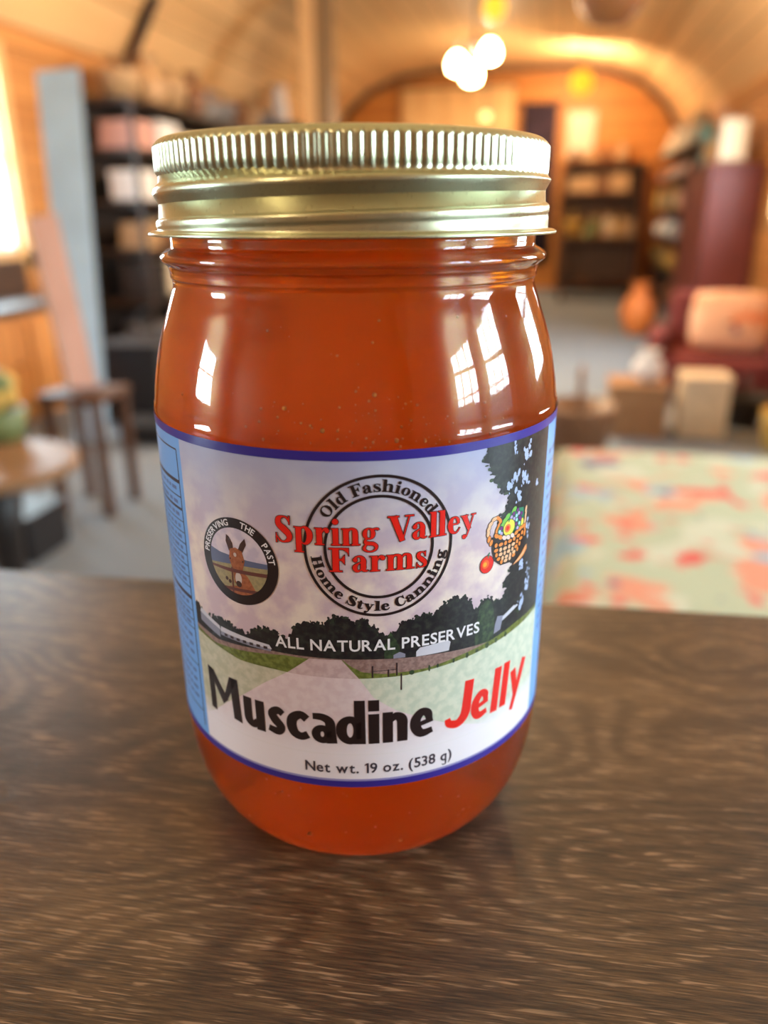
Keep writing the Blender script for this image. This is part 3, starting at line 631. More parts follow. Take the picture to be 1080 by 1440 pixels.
# ---- mule badge
mx_, my_ = -22.3, 70.3
A.disc(mx_, my_, 8.25, 8.1, I_black, 12, 72)
def arc_sans(text, R, a0, a1, cap):
    a0 = radians(a0); a1 = radians(a1); L_ = abs(a1-a0)*R
    sanstext(A, text, lambda x, y: (mx_+(R+y)*cos(a0+(a1-a0)*x/L_), my_+(R+y)*sin(a0+(a1-a0)*x/L_)), L_, cap, I_white, 14, sp=.09)
arc_sans('PRESERVING', 6.65, 176, 101, 1.15); arc_sans('THE', 6.65, 80, 56, 1.15); arc_sans('PAST', 6.65, 37, 6, 1.15)
def clipc(pts, m, l, R=6.25):
    """polygon clipped to the badge circle"""
    n = 64; poly = pts
    for i in range(n):
        t = 2*pi*i/n; nx, ny = cos(t), sin(t); out = []
        for a, b_ in zip(poly, poly[1:]+poly[:1]):
            da = (a[0]-mx_)*nx+(a[1]-my_)*ny-R; db = (b_[0]-mx_)*nx+(b_[1]-my_)*ny-R
            if da <= 0: out.append(a)
            if da*db < 0: k = da/(da-db); out.append((a[0]+(b_[0]-a[0])*k, a[1]+(b_[1]-a[1])*k))
        poly = out
        if len(poly) < 3: return
    A.face(poly, m, l)
I_msky = ink('badge_sky', (198, 186, 208), (222, 208, 220), scale=.4); I_mtn = ink('badge_hills', (96, 104, 136)); I_mfld = ink('badge_field', (150, 138, 104), (168, 152, 112), scale=1.5)
I_mule = ink('mule_brown', (150, 84, 54), (172, 104, 72), scale=1.5); I_mdk = ink('mule_dark', (70, 44, 40)); I_muz = ink('mule_muzzle', (206, 190, 184)); I_rail = ink('rail_print', (104, 60, 56))
q = lambda L_: [(x, h2(y)) for x, y in L_]
clipc([(-30, 62), (-14, 62), (-14, 78), (-30, 78)], I_msky, 13)
clipc(q([(-30, -57.4), (-14, -56.4), (-14, -55.1), (-20, -55.0), (-26.2, -54.6), (-30, -53.6)]), I_mtn, 14)
clipc(q([(-30, -57.1), (-23, -56.3), (-14, -55.9), (-14, -64), (-30, -64)]), I_mfld, 15)
clipc(q([(-21.3, -57.4), (-20.2, -58.1), (-18.8, -60.4), (-18.2, -62.6), (-26, -62.6), (-24.5, -60.8), (-22, -60.2)]), I_mule, 16)
A.face(q([(-24.3, -50.9), (-24.5, -52.2), (-23.9, -53.9), (-22.9, -53.5), (-23.0, -52.3), (-23.7, -51.2)]), I_mdk, 17)
A.face(q([(-20.3, -51.0), (-20.05, -52.1), (-21.0, -53.8), (-21.85, -53.3), (-21.3, -52.1)]), I_mdk, 17)
A.face(q([(-23.7, -53.5), (-22.4, -53.0), (-21.1, -53.5), (-20.6, -55.3), (-21.2, -57.3), (-21.3, -59.6), (-22.2, -60.4), (-23.1, -59.8), (-23.3, -57.5), (-24.0, -55.3)]), I_mule, 18)
A.disc(-22.2, h2(-58.9), .72, 1.25, I_muz, 19, 16); A.disc(-22.2, h2(-59.9), .62, .62, I_mdk, 19.5, 14)
A.disc(-22.6, h2(-54.4), .35, .4, I_muz, 19, 10); A.disc(-23.7, h2(-55.3), .16, .2, I_mdk, 20, 8); A.disc(-20.95, h2(-55.4), .16, .2, I_mdk, 20, 8)
clipc(q([(-29, -57.3), (-23.9, -57.2), (-15, -56.8), (-15, -57.5), (-24, -57.9), (-29, -57.7)]), I_rail, 20)
clipc(q([(-27.5, -61.1), (-17, -60.4), (-17, -61.0), (-27.5, -61.7)]), I_rail, 20); A.ribbon(q([(-23.5, -56.9), (-23.6, -61.8)])[0:0]+[(-23.5, 69.1, .35), (-23.6, 64.2, .35)], I_rail, 20)
for x, y in ((-24.9, 66.6), (-24.2, 66.2)): A.disc(x, y, .35, .4, I_mdk, 19, 8)
# ---- fruit basket
I_or = ink('basket_orange', (232, 138, 62)); I_tan = ink('basket_tan', (238, 188, 146)); I_ylw = ink('pear_yellow', (228, 222, 88)); I_pur = ink('grape_purple', (120, 52, 130)); I_lil = ink('grape_light', (190, 170, 220)); I_gn = ink('leaf_green', (120, 190, 84)); I_dg = ink('stem_green', (38, 130, 96)); I_pink = ink('basket_pink', (232, 208, 200)); I_cy = ink('grape_blue', (160, 216, 226)); I_blush = ink('pear_blush', (226, 128, 70)); I_toml = ink('tomato_light', (244, 170, 50))
def ob(x, h, rx, ry, m, l, rot=0, o=.11): A.disc(x, h2(h), rx+o, ry+o, I_black, l, 20, rot); A.disc(x, h2(h), rx, ry, m, l+1, 20, rot)
A.face(q([(24.3, -52.6), (34.1, -53.0), (34.2, -54.5), (33.2, -57.2), (31.6, -58.5), (29.7, -58.9), (27, -58.7), (25.3, -57.4), (24.6, -55.5)]), I_black, 12)
A.face(q([(26, -50.2), (27.4, -49.9), (30, -48.6), (33.2, -49.2), (33.6, -53.4), (29, -53.9), (25.4, -52.4)]), I_dg, 12)
for x, h in ((28.3, -49.7), (27.6, -50.3), (30.1, -48.9), (27.2, -50.9), (32.1, -52.6)): ob(x, h, .75, .5, I_gn, 13, .6)
for x, h, m in ((31.2, -49.2, I_pur), (30.0, -49.6, I_pur), (31.6, -49.9, I_lil), (32.5, -50.2, I_pur), (30.9, -50.2, I_cy), (29.4, -50.1, I_lil), (30.2, -50.6, I_lil), (31.9, -50.8, I_pur), (31.0, -51.0, I_cy), (32.3, -51.2, I_pur), (31.9, -51.9, I_cy), (31.4, -52.7, I_lil), (31.1, -53.2, I_pur), (26.7, -51.5, I_pur), (26.3, -52.0, I_cy), (26.8, -52.5, I_lil), (30.9, -51.8, I_pur)): ob(x, h, .36, .36, m, 15, 0, .09)
ob(32.9, -52.0, .42, .8, I_ylw, 16); ob(28.85, -51.9, 1.6, 1.5, I_ylw, 17); A.disc(28.4, h2(-51.9), .85, .8, I_blush, 19, 16); A.disc(28.4, h2(-51.9), .45, .45, I_red, 20, 12)
A.ribbon([(28.9, h2(-50.2), .28), (28.6, h2(-50.8), .28)], I_dg, 20)
# twisted handle left and right, then woven body and rolled rim
for x, h, r in ((24.3, -53.6, 1.2), (23.75, -52.8, 1.3), (23.5, -51.7, 1.35), (23.6, -50.8, .9), (24.0, -50.0, .6), (24.8, -49.3, .2), (25.7, -49.3, -.5), (26.3, -49.9, -1.0)): ob(x, h, .62, .36, I_tan if h > -52 and x < 25 else I_or, 14, r)
for x, h in ((26.0, -50.7), (25.6, -51.4), (25.4, -52.2)): ob(x, h, .6, .28, I_or, 14, 1.1)
for x, h, m in ((34.0, -49.8, I_tan), (34.0, -50.9, I_tan), (33.9, -52.0, I_tan), (34.0, -53.2, I_or), (34.0, -54.4, I_or)): ob(x, h, .68, .3, m, 16, 1.35)
for j, (hh, x0, x1, n, sag) in enumerate(((-54.3, 24.9, 33.7, 7, .5), (-55.3, 25.0, 33.3, 7, .5), (-56.25, 25.2, 32.9, 7, .45), (-57.15, 25.8, 32.3, 6, .4), (-57.95, 26.6, 31.2, 4, .3))):
    for i in range(n):
        t = (i+.5)/n; x = x0+(x1-x0)*t; hgt = hh-sag*4*t*(1-t)+.35*t
        m = I_or if (abs(t-.45) > .3 or j < 1) else I_tan
        w = (x1-x0)/n*.5; ob(x, hgt, w*(.92 if (i+j) % 2 else .62), .34 if (i+j) % 2 else .42, m, 18, 0, .06)
for i, (x, h, m) in enumerate(((25.5, -52.6, I_or), (26.5, -53.1, I_or), (27.6, -53.5, I_pink), (28.7, -53.7, I_pink), (29.9, -53.7, I_pink), (31.1, -53.5, I_or), (32.3, -53.1, I_or), (33.3, -52.9, I_or))): ob(x, h, .64, .40, m, 20, -.6 if i < 5 else .3, .09)
bn = q([(35.1, -56.9), (35.3, -58.0), (34.2, -59.0), (32.6, -59.6), (30.2, -59.9), (31.4, -59.2), (33.2, -58.2), (34.4, -57.2)])
A.face(bn, I_or, 15); A.ribbon([(34.9, h2(-57.2), .2), (34.1, h2(-58.3), .42), (32.6, h2(-59.1), .42), (31, h2(-59.6), .15)], I_tan, 16)
for a, b_ in zip(bn, bn[1:]+bn[:1]): A.ribbon([a+(.12,), b_+(.12,)], I_black, 17, ex=.05)
ob(23.5, -57.5, 1.55, 1.62, I_red, 14); A.disc(23.2, h2(-57.4), .8, .85, ink('tomato_mid', (238, 104, 40)), 16, 18); A.disc(23.05, h2(-57.4), .42, .45, I_toml, 17, 14)
A.ribbon([(24.1, h2(-55.3), .2), (23.8, h2(-55.8), .26), (23.75, h2(-56.3), .26)], I_dg, 17)
# ---- side panels: nutrition table lines at the left, paragraph at the right (too small to read)
XB = PL-1.5
A.ribbon([(XB, 87.6, .3), (XB, 29.5, .3)], I_line, 2); A.ribbon([(XB-34, 87.6, .3), (XB, 87.6, .3)], I_line, 2)
for v, w in ((81.5, .7), (78.6, .25), (76.2, .5), (73.8, .2), (71.6, .2), (69.4, .2), (67.2, .2), (65, .2), (62.8, .2), (60.6, .2), (58.4, .8), (55.6, .2), (53.6, .2), (51.6, .2), (43.5, .2), (33, .25)):
    A.ribbon([(XB-34, v, w), (XB, v, w)], I_line, 2)
for v in [80.0, 77.3, 74.9, 72.6, 70.4, 68.2, 66, 63.8, 61.6, 56.9, 54.5, 52.5, 49.6, 47.6, 45.6, 41.5, 39.5, 37.5, 35.5]:
    x = XB-1.6
    while x > XB-30:
        w = rt.uniform(.9, 2.6); A.face([(x-w, v-.35), (x, v-.35), (x, v+.35), (x-w, v+.35)], I_mark, 2); x -= w+rt.uniform(.4, .8)
for i in range(17):
    v = 84.2-i*2.35; x = PR+1.7+rt.uniform(0, .6)
    while x < PR+32:
        w = rt.uniform(.8, 2.6); A.face([(x, v-.5), (x+w, v-.5), (x+w, v+.5), (x, v+.5)], I_mark, 2); x += w+rt.uniform(.4, .8)
# ---- cut, wrap and link
bm = A.bm; bmesh.ops.triangulate(bm, faces=[f for f in bm.faces if len(f.verts) > 4])
u = U0+.9
while u < U1:
    g_ = [f for f in bm.faces if min(v.co.x for v in f.verts) < u < max(v.co.x for v in f.verts)]
    if g_: bmesh.ops.bisect_plane(bm, geom=g_+list({e for f in g_ for e in f.edges})+list({v for f in g_ for v in f.verts}), plane_co=(u, 0, 0), plane_no=(1, 0, 0), dist=1e-6)
    u += .9
uvl = bm.loops.layers.uv.new('label')
for f in bm.faces:
    if (f.verts[1].co-f.verts[0].co).cross(f.verts[-1].co-f.verts[0].co).z < 0: f.normal_flip()
    for lp in f.loops: lp[uvl].uv = (lp.vert.co.x*MM, lp.vert.co.y*MM)
RLB = 39.93
for v in bm.verts:
    th = v.co.x/40.0; r = RLB+v.co.z*LAY
    if v.co.y < 28.5: r -= .0
    v.co = Vector((r*sin(th)*MM, -r*cos(th)*MM, v.co.y*MM))
label = link('paper_label', bm, A.mats, jar)
label['label'] = 'picture label: farm lane, mule badge and fruit basket, light blue side panels'

# ================================================================= LAMPS
M_bulb = mat('lit_bulb', (255, 214, 150), emis=(255, 214, 150), es=60); M_iron = mat('dark_iron', (48, 36, 30), rough=.4, metal=.6)
M_amber = mat('amber_glass_lit', (220, 150, 40), emis=(240, 175, 40), es=1.1); M_dim = mat('dim_bulb', (255, 210, 130), emis=(255, 205, 130), es=3.0)
def ceil_z(x):
    x = x-cxm
    for (a, za), (b_, zb) in zip(arch, arch[1:]):
        if b_ <= x <= a: return za+(zb-za)*(a-x)/(a-b_)
    return 2.08
def point(name, loc, power, col, r=.05):
    l = bpy.data.lights.new(name, 'POINT'); l.energy = power; l.color = col; l.shadow_soft_size = r
    o = bpy.data.objects.new(name, l); COL.objects.link(o); o.location = loc
WARM = (1.0, .74, .46)
p = onp(668, 84, 1, 5.0); cz = ceil_z(p.x)
ch = thing('chandelier', 'lit three-bulb chandelier hanging from the arched wood ceiling', 'light', (p.x, p.y, p.z))
bm = bmesh.new(); tube(bm, [(0, 0, .1), (0, 0, cz-p.z-.02)], .008); link('rod', bm, M_iron, ch)
link('ceiling_rose', lathe([(cz-p.z-.03, 0), (cz-p.z-.03, .06), (cz-p.z, .07), (cz-p.z, 0)], 20), M_iron, ch, True)
link('hub', lathe([(.02, 0), (.04, .035), (.09, .03), (.13, .012), (.15, 0)], 16), M_iron, ch, True)
for dx, dy, dz in ((-.1, 0, -.02), (.085, -.02, .03), (-.015, -.03, -.08)):
    bm = bmesh.new(); tube(bm, [(0, 0, .06), (dx*.6, dy*.6, .1), (dx, dy, .07+dz*.3), (dx, dy, dz+.045)], .006, 8); link('arm', bm, M_iron, ch)
    link('bulb', lathe([(dz+.055, .012), (dz+.035, .036), (dz, .05), (dz-.035, .04), (dz-.05, 0)], 16), M_bulb, ch, True).location = (dx, dy, 0)
def pendant(px, py, y, r, m, label, nm='pendant_lamp'):
    p = onp(px, py, 1, y); cz = ceil_z(p.x); t = thing(nm, label, 'light', tuple(p))
    link('shade', lathe([(r, .02), (r*.7, r*.75), (0, r), (-r*.7, r*.7), (-r, 0)], 20), m, t, True)
    bm = bmesh.new(); tube(bm, [(0, 0, r), (0, 0, cz-p.z)], .005, 8); link('cord', bm, M_iron, t)
    link('cap', lathe([(r*1.15, 0), (r*1.15, .02), (r*.9, .03), (r*.9, 0)], 12), M_iron, t, True)
pendant(695, 12, 4.4, .06, M_amber, 'amber glowing globe above the chandelier, added for a soft yellow glow')  # globe added to stand for a soft yellow glow under the ceiling
pendant(818, 116, 10.6, .14, M_amber, 'yellow glowing pendant lamp in front of the far wooden wall')
pendant(683, 164, 9.8, .05, M_dim, 'small dim round bulb in front of the cream hanging')
L1 = onp(668, 84, 1, 5.0)
for q, (dx, dy) in enumerate(((-.1, -.06), (.1, -.06), (0, .1))): point('warm_bulb_light', (L1.x+dx, L1.y+dy, L1.z-.05), 34*KW, WARM, .012)
for px, py, y, e in ((695, 12, 4.4, 30), (818, 116, 10.6, 50), (683, 164, 9.8, 30)):
    q = onp(px, py, 1, y); point('warm_bulb_light', (q.x, q.y+.2, q.z-.02), e*KW, WARM, .012)  # the first light goes with the added amber globe
bl = thing('pendant_lamp', 'added pendant lamp, unseen behind the camera, brightening the near room', 'light', (-.75, -.85, 2.25))  # added unseen lamp, lights the room and ceiling behind the camera
link('shade', lathe([(.07, .02), (.05, .06), (0, .08), (-.05, .06), (-.07, 0)], 20), M_dim, bl, True)
bm = bmesh.new(); tube(bm, [(0, 0, .07), (0, 0, ceil_z(-.75)-2.25)], .005, 8); link('cord', bm, M_iron, bl); point('warm_bulb_light', (-.75, -.85, 2.12), 9*KW, WARM, .03)  # fill light of the added near lamp
# ================================================================= STOCK
ORD = ['first', 'second', 'third', 'fourth', 'fifth', 'sixth', 'seventh', 'eighth', 'ninth', 'tenth', 'eleventh', 'twelfth', 'thirteenth', 'fourteenth', 'fifteenth', 'sixteenth']
PAL = {'cream': (222, 205, 176), 'white': (228, 226, 224), 'pink': (212, 164, 152), 'brown': (120, 80, 50), 'black': (30, 28, 30), 'orange': (206, 122, 60), 'yellow': (214, 172, 84), 'green': (120, 130, 80), 'blue': (130, 150, 170), 'burgundy': (92, 40, 40), 'tan': (180, 145, 105), 'grey': (120, 118, 118), 'red': (170, 60, 56), 'teal': (110, 150, 150)}
def pm(c): return mat('stock_'+c, PAL[c], rough=.5, vary=.12, scale=25)
_proto = {}
def goods(kind, colr, w, h, d):
    """one mesh (plus parts) per kind, unit sized; returns a fresh top-level object"""
    key = (kind, colr)
    if key in _proto: o = copytree(_proto[key])
    else:
        m = pm(colr); o = bpy.data.objects.new(kind, None); o.empty_display_size = .05; COL.objects.link(o)
        if kind == 'storage_box':
            link('box_body', B(-.5, .5, -.5, .5, 0, .86, bev=.02), m, o); link('lid', B(-.52, .52, -.52, .52, .80, 1, bev=.02), m, o)
        elif kind == 'glass_jar':
            link('jar_body', lathe([(0, 0), (0, .42), (.05, .48), (.66, .48), (.8, .36), (.84, .36)], 18), m, o, True); link('lid', lathe([(.82, 0), (.82, .4), (1, .4), (1, 0)], 18), pm('tan'), o, True)
        elif kind == 'basket':
            link('basket_body', lathe([(0, 0), (0, .34), (.55, .47), (.62, .5), (.64, .47), (.1, .32), (.1, 0)], 18), m, o, True)
            bm = bmesh.new(); tube(bm, [(.46*cos(t), 0, .6+.4*sin(t)) for t in [pi*i/12 for i in range(13)]], .03, 8); link('handle', bm, m, o, True)
        elif kind == 'bottle':
            link('bottle_body', lathe([(0, 0), (0, .42), (.04, .46), (.55, .46), (.72, .18), (.9, .14), (.9, 0)], 18), m, o, True); link('stopper', lathe([(.88, 0), (.88, .17), (1, .17), (1, 0)], 14), pm('brown'), o, True)
        elif kind == 'vase':
            link('vase_body', lathe([(0, 0), (0, .26), (.1, .34), (.4, .5), (.65, .4), (.85, .2), (.95, .24), (1, .32), (.98, .28), (.85, .16), (.3, .3), (.3, 0)], 20), m, o, True)
        elif kind == 'folded_cloth':
            bm = bmesh.new()
            for i in range(4): box(bm, -.5+.01*i, .5-.012*i, -.5, .5-.02*i, i*.25+.005, i*.25+.245, bev=.05)
            link('folds', bm, m, o)
        elif kind == 'picture_frame':
            link('frame', B(-.5, .5, -.5, .5, 0, 1, bev=.01), pm('brown'), o); link('picture', B(-.42, .42, -.56, -.5, .08, .92), m, o)
        elif kind == 'figurine':
            link('figure_body', lathe([(0, 0), (0, .4), (.08, .42), (.12, .3), (.4, .36), (.6, .2), (.66, .13), (.7, 0)], 16), m, o, True)
            link('head', lathe([(.66, 0), (.7, .14), (.82, .2), (.94, .15), (1, 0)], 16), m, o, True)
        _proto[key] = o
    o.scale = (w, d, h); return o
def unit(name, label, short, x0, x1, y0, y1, zs, top, m, front, palettes, endname, seed, fill=None, wmin=.13, wmax=.3, notop=False):
    """open shelving along Y (front=+1/-1 gives x side) or along X (front='x')"""
    t = thing(name, label, 'shelving', ((x0+x1)/2, (y0+y1)/2, 0)); ox, oy = (x0+x1)/2, (y0+y1)/2
    X0, X1, Y0, Y1 = x0-ox, x1-ox, y0-oy, y1-oy; th = .03
    if front == 'x':
        link('side_panel', B(X0, X0+th, Y0, Y1, 0, top), m, t); link('side_panel', B(X1-th, X1, Y0, Y1, 0, top), m, t)
        link('back_panel', B(X0+th, X1-th, Y1-.015, Y1, .02, top-.02), m, t)
    else:
        for px_ in (X0, X1-th):
            for py_ in (Y0, Y1-th): link('post', B(px_, px_+th, py_, py_+th, 0, top), m, t)
        a, b_ = (X0, X0+.015) if front > 0 else (X1-.015, X1); link('back_panel', B(a, b_, Y0+th, Y1-th, .02, top-.02), m, t)
    for z in zs: link('shelf', B(*( (X0+th, X1-th, Y0, Y1-.015) if front == 'x' else (X0+(.015 if front > 0 else 0), X1-(0 if front > 0 else .015), Y0+th, Y1-th)), z-th, z), m, t)
    rr = random.Random(seed)
    names = {0: 'bottom'}; n = len(zs)
    for k, z in enumerate(zs[:-1] if notop else zs):
        sn = 'bottom' if k == 0 else ('top' if k == n-1 else ORD[k]); gap = (zs[k+1] if k+1 < n else top+.45)-z-.07
        a, b_ = (x0, x1) if front == 'x' else (y0, y1); pos = a+.07; i = 0
        while pos < b_-.12 and i < 16:
            kind, cs = palettes[k % len(palettes)]; kd = rr.choice(kind); c = rr.choice(cs)
            w = rr.uniform(wmin, wmax); dmax = ((y1-y0) if front == 'x' else (x1-x0))-.08; d = min(w, dmax) if kd not in ('picture_frame',) else .04
            h = min(gap*rr.uniform(.6, .95), w*rr.uniform(.9, 1.7))
            if pos+w > b_-.05: break
            o = goods(kd, c, w, h, d); o.location = (pos+w/2, (y0+y1)/2-.01, z+.002) if front == 'x' else ((x0+x1)/2, pos+w/2, z+.002)
            if front != 'x': o.rotation_euler = (0, 0, pi/2 if front > 0 else -pi/2)
            if front != 'x': o.location.x = (x0+.03+d/2+rr.uniform(.0, .04)) if front > 0 else (x1-.03-d/2-rr.uniform(.0, .04))
            if front != 'x': o.location.x = ((x1-d/2-.03) if front > 0 else (x0+d/2+.03))
            tag(o, f"{c} {kd.replace('_', ' ')}, {ORD[i]} from the {endname}, {sn} shelf of {short}", kd.split('_')[-1] if kd != 'picture_frame' else 'picture', 'goods on the '+short)
            pos += w+rr.uniform(.01, .06); i += 1
    return t
M_dshelf = mat('dark_stained_shelf', (46, 34, 28), rough=.5, vary=.2, scale=12); M_bshelf = mat('brown_shelf', (84, 50, 28), rough=.5, vary=.2, scale=12)
unit('shelving', 'tall dark stained shelving of goods along the left wall', 'left dark shelving', -3.17, -2.72, 5.15, 8.3, [.12, .48, .82, 1.14, 1.46, 1.76], 1.76, M_dshelf, 1,
     [(['storage_box', 'basket'], ['black', 'grey']), (['storage_box', 'folded_cloth'], ['white', 'cream', 'black']), (['storage_box', 'folded_cloth', 'vase'], ['tan', 'cream', 'brown']), (['storage_box', 'folded_cloth'], ['white', 'cream', 'blue']), (['storage_box', 'folded_cloth'], ['pink', 'cream', 'white']), (['basket', 'vase', 'glass_jar'], ['brown', 'tan', 'grey'])], 'near end', 5, wmin=.2, wmax=.38)
unit('shelving', 'dark open shelving of pastel goods along the right wall', 'right shelving', 1.24, 1.57, 8.35, 11.2, [.12, .45, .78, 1.08, 1.38, 1.66], 1.66, M_dshelf, -1,
     [(['basket', 'storage_box'], ['brown', 'black']), (['vase', 'basket'], ['yellow', 'green', 'brown']), (['figurine', 'vase'], ['white', 'blue', 'pink']), (['figurine', 'storage_box'], ['pink', 'yellow', 'green']), (['vase', 'figurine', 'bottle'], ['grey', 'pink', 'brown']), (['vase', 'bottle', 'figurine'], ['cream', 'tan', 'teal'])], 'near end', 8, wmin=.12, wmax=.24)
unit('hutch', 'brown wooden hutch of goods against the far end wall', 'far brown hutch', .1, 1.18, 11.55, 11.97, [.1, .68, 1.3, 1.66], 1.66, M_bshelf, 'x',
     [(['basket', 'storage_box'], ['brown', 'black']), (['basket', 'bottle', 'vase'], ['yellow', 'green', 'cream', 'orange']), (['storage_box'], ['brown', 'tan']), (['vase', 'basket'], ['tan', 'brown'])], 'left end', 9, wmin=.14, wmax=.28)
unit('shelving', 'tall dark cupboard shelving beyond the left shelving', 'tall left cupboard', -3.17, -2.7, 8.5, 10.1, [.12, .6, 1.1, 1.55, 1.93], 1.93, M_dshelf, 1,
     [(['storage_box', 'basket'], ['brown', 'tan', 'cream']), (['vase', 'figurine'], ['cream', 'orange'])], 'near end', 12, wmin=.2, wmax=.36, notop=True)

# ================================================================= LARGER BACKGROUND THINGS
def crate(nm, label, cat, px, py, w, d, h, m, rz=0, z=0, lidm=None):
    p = onp(px, py, 2, z); t = thing(nm, label, cat, (p.x, p.y+d/2, z), rz)
    link('body', B(-w/2, w/2, -d/2, d/2, 0, h*.94, bev=.006), m, t); link('lid', B(-w/2-.006, w/2+.006, -d/2-.006, d/2+.006, h*.9, h, bev=.004), lidm or m, t); return t, p
# far wall hangings
M_nv = mat('navy_quilt', (46, 36, 56), rough=.9, vary=.5, scale=9); M_cr = mat('cream_hanging', (232, 196, 142), rough=.9, vary=.06, scale=4)
def hanging(nm, label, cat, x0, x1, z0, z1, m, y=YF):
    t = thing(nm, label, cat, ((x0+x1)/2, y-.02, z0)); w = (x1-x0)/2
    bm = bmesh.new(); n = 24; f = []
    for i in range(n+1): x = -w+2*w*i/n; yy = -.035-.012*sin(i*1.3); f.append([bm.verts.new((x, yy, 0)), bm.verts.new((x, yy, z1-z0)), bm.verts.new((x, yy-.012, z1-z0)), bm.verts.new((x, yy-.012, 0))])
    for a, b_ in zip(f, f[1:]):
        for k in range(4): bm.faces.new((a[k], a[(k+1) % 4], b_[(k+1) % 4], b_[k]))
    bm.faces.new(f[0]); bm.faces.new(f[-1][::-1]); bmesh.ops.recalc_face_normals(bm, faces=bm.faces)
    link('cloth', bm, m, t, True); bm = bmesh.new(); tube(bm, [(-w-.06, -.035, z1-z0+.012), (w+.06, -.035, z1-z0+.012)], .014, 10); link('rail', bm, M_iron, t)
hanging('wall_quilt', 'dark navy and red quilt hanging on the far end wall', 'quilt', -.5, -.02, .35, 2.42, M_nv)
hanging('wall_hanging', 'wide cream cloth hanging on the far wall behind the jar lid', 'wall hanging', -2.2, -.62, 1.6, 2.66, M_cr)
pf = thing('framed_picture', 'beige and pink framed picture above the far brown hutch', 'picture', (.3, YF-.02, 1.72)); link('frame', B(-.2, .2, -.03, 0, 0, .62, bev=.005), pm('tan'), pf); link('picture', B(-.17, .17, -.04, -.03, .04, .58), pm('cream'), pf)
# white jug on the tall cupboard
p = onp(386, 176, 0, -2.93)
jg = thing('jug', 'white ribbed jug standing high on the left cupboard beyond the lid', 'jug', (-2.93, 8.75, 1.93)); jg.location.z += .002; link('jug_body', lathe([(0, 0), (0, .09), (.03, .11), (.2, .1), (.3, .07), (.36, .1), (.35, .085), (.3, .055), (.05, .08), (.05, 0)], 20), pm('white'), jg, True)
bm = bmesh.new(); tube(bm, [(0, -.09, .28), (0, -.15, .24), (0, -.15, .14), (0, -.1, .08)], .012, 8); link('handle', bm, pm('white'), jg, True)
# post
pp = at(450, 170, 7.4); M_post = wood('grey_post_wood', (178, 142, 100), (206, 170, 126), axis=2, plank=3, plank_axis=0)
tag(link('post', B(-.12, .12, -.1, .1, 0, ceil_z(pp.x)), M_post, loc=(pp.x, pp.y, 0)), 'square weathered wooden post rising to the ceiling behind the lid', 'post')
# sloping roof brace at upper left
p0 = onp(176, 100, 0, XL+.05); d_ = onp(232, -40, 1, p0.y)-p0; p1 = p0+d_*1.0
while p1.z < ceil_z(p1.x)+.02 and p1.x < cxm: p1 += d_*.05
while p1.z > ceil_z(p1.x)-.01: p1 -= d_*.02
bm = bmesh.new(); tube(bm, [p0, p1], .04, 8); struct('trim_4', bm, M_dark)
# hanging basket top right
p = onp(858, 8, 1, 3.6); hb = thing('hanging_basket', 'round brown basket hanging from the ceiling at upper right', 'basket', tuple(p))
link('basket_body', lathe([(-.07, 0), (-.06, .07), (0, .12), (.05, .125), (.05, .11), (0, .1), (-.05, .05), (-.05, 0)], 24), mat('wicker_brown', (150, 90, 40), rough=.7, vary=.3, scale=60), hb, True)
for a in (0, 2.1, 4.2):
    bm = bmesh.new(); tube(bm, [(.115*cos(a), .115*sin(a), .05), (0, 0, .35), (0, 0, ceil_z(p.x)-p.z)], .004, 6); link('cord', bm, M_iron, hb)
# left window bench, leaning boards
bn_ = thing('bench_cabinet', 'low pine cabinet with a dark top under the left window', 'cabinet', (-2.93, 3.75, 0))
M_pc = wood('pine_cabinet', (176, 108, 48), (214, 150, 84), axis=2, plank=.16, plank_axis=1)
link('body', B(-.25, .23, -.75, .6, 0, .56, bev=.004), M_pc, bn_); link('top', B(-.25, .25, -.77, .62, .56, .60, bev=.004), M_dark, bn_); link('back_rail', B(-.25, -.19, -.77, .62, .60, .80, bev=.004), M_dark, bn_)
for y in (-.42, .25): dr = link('door', B(.23, .245, y-.3, y+.3, .05, .52, bev=.004), M_pc, bn_); link('knob', lathe([(0, .008), (.012, .014), (.02, 0)], 12), M_iron, dr).location = (.245, y+.24, .3)
b0, b1 = at(102, 588, 3.95), at(150, 588, 3.95); b0.z = b1.z = 0.0; u0, u1 = at(112, 98, 4.45), at(50, 104, 4.45)
M_pb = mat('pale_blue_paint', (176, 208, 234), rough=.5, vary=.06, scale=6)
bb = thing('leaning_board', 'tall pale blue board leaning beside the left window', 'board', tuple((b0+b1)/2)); c0 = (b0+b1)/2
link('board', slab([b0-c0, b1-c0, u0-c0, u1-c0], .025), M_pb, bb)
dn = (u0-u1).normalized()
for k in (.12, .88):
    a = b0.lerp(u1, k)-c0; c = b1.lerp(u0, k)-c0; bm = bmesh.new(); tube(bm, [a, c], .014, 8); link('batten', bm, M_pb, bb)
st = onp(118, 545, 2, .46); sp_ = thing('wooden_stool', 'small brown stool carrying the pink leaning plank', 'stool', (st.x, st.y, 0))
link('seat', B(-.12, .12, -.12, .12, .42, .455, bev=.008), M_bshelf, sp_)
for x in (-.095, .095):
    for y in (-.095, .095): link('leg', B(x-.015, x+.015, y-.015, y+.015, 0, .42), M_bshelf, sp_)
dist = Vector((st.x, st.y)).length
q0, q1 = at(92, 500, dist), at(130, 494, dist); q0.z = q1.z = .46; q2, q3 = at(80, 303, dist+.25), at(40, 310, dist+.25)
c0 = (q0+q1)/2; pk = thing('leaning_plank', 'narrow pink and white plank leaning in front of the pale blue board', 'plank', tuple(c0))
link('board', slab([q0-c0, q1-c0, q2-c0, q3-c0], .02), mat('pinkish_plank', (224, 176, 158), rough=.5, vary=.1, scale=5), pk)
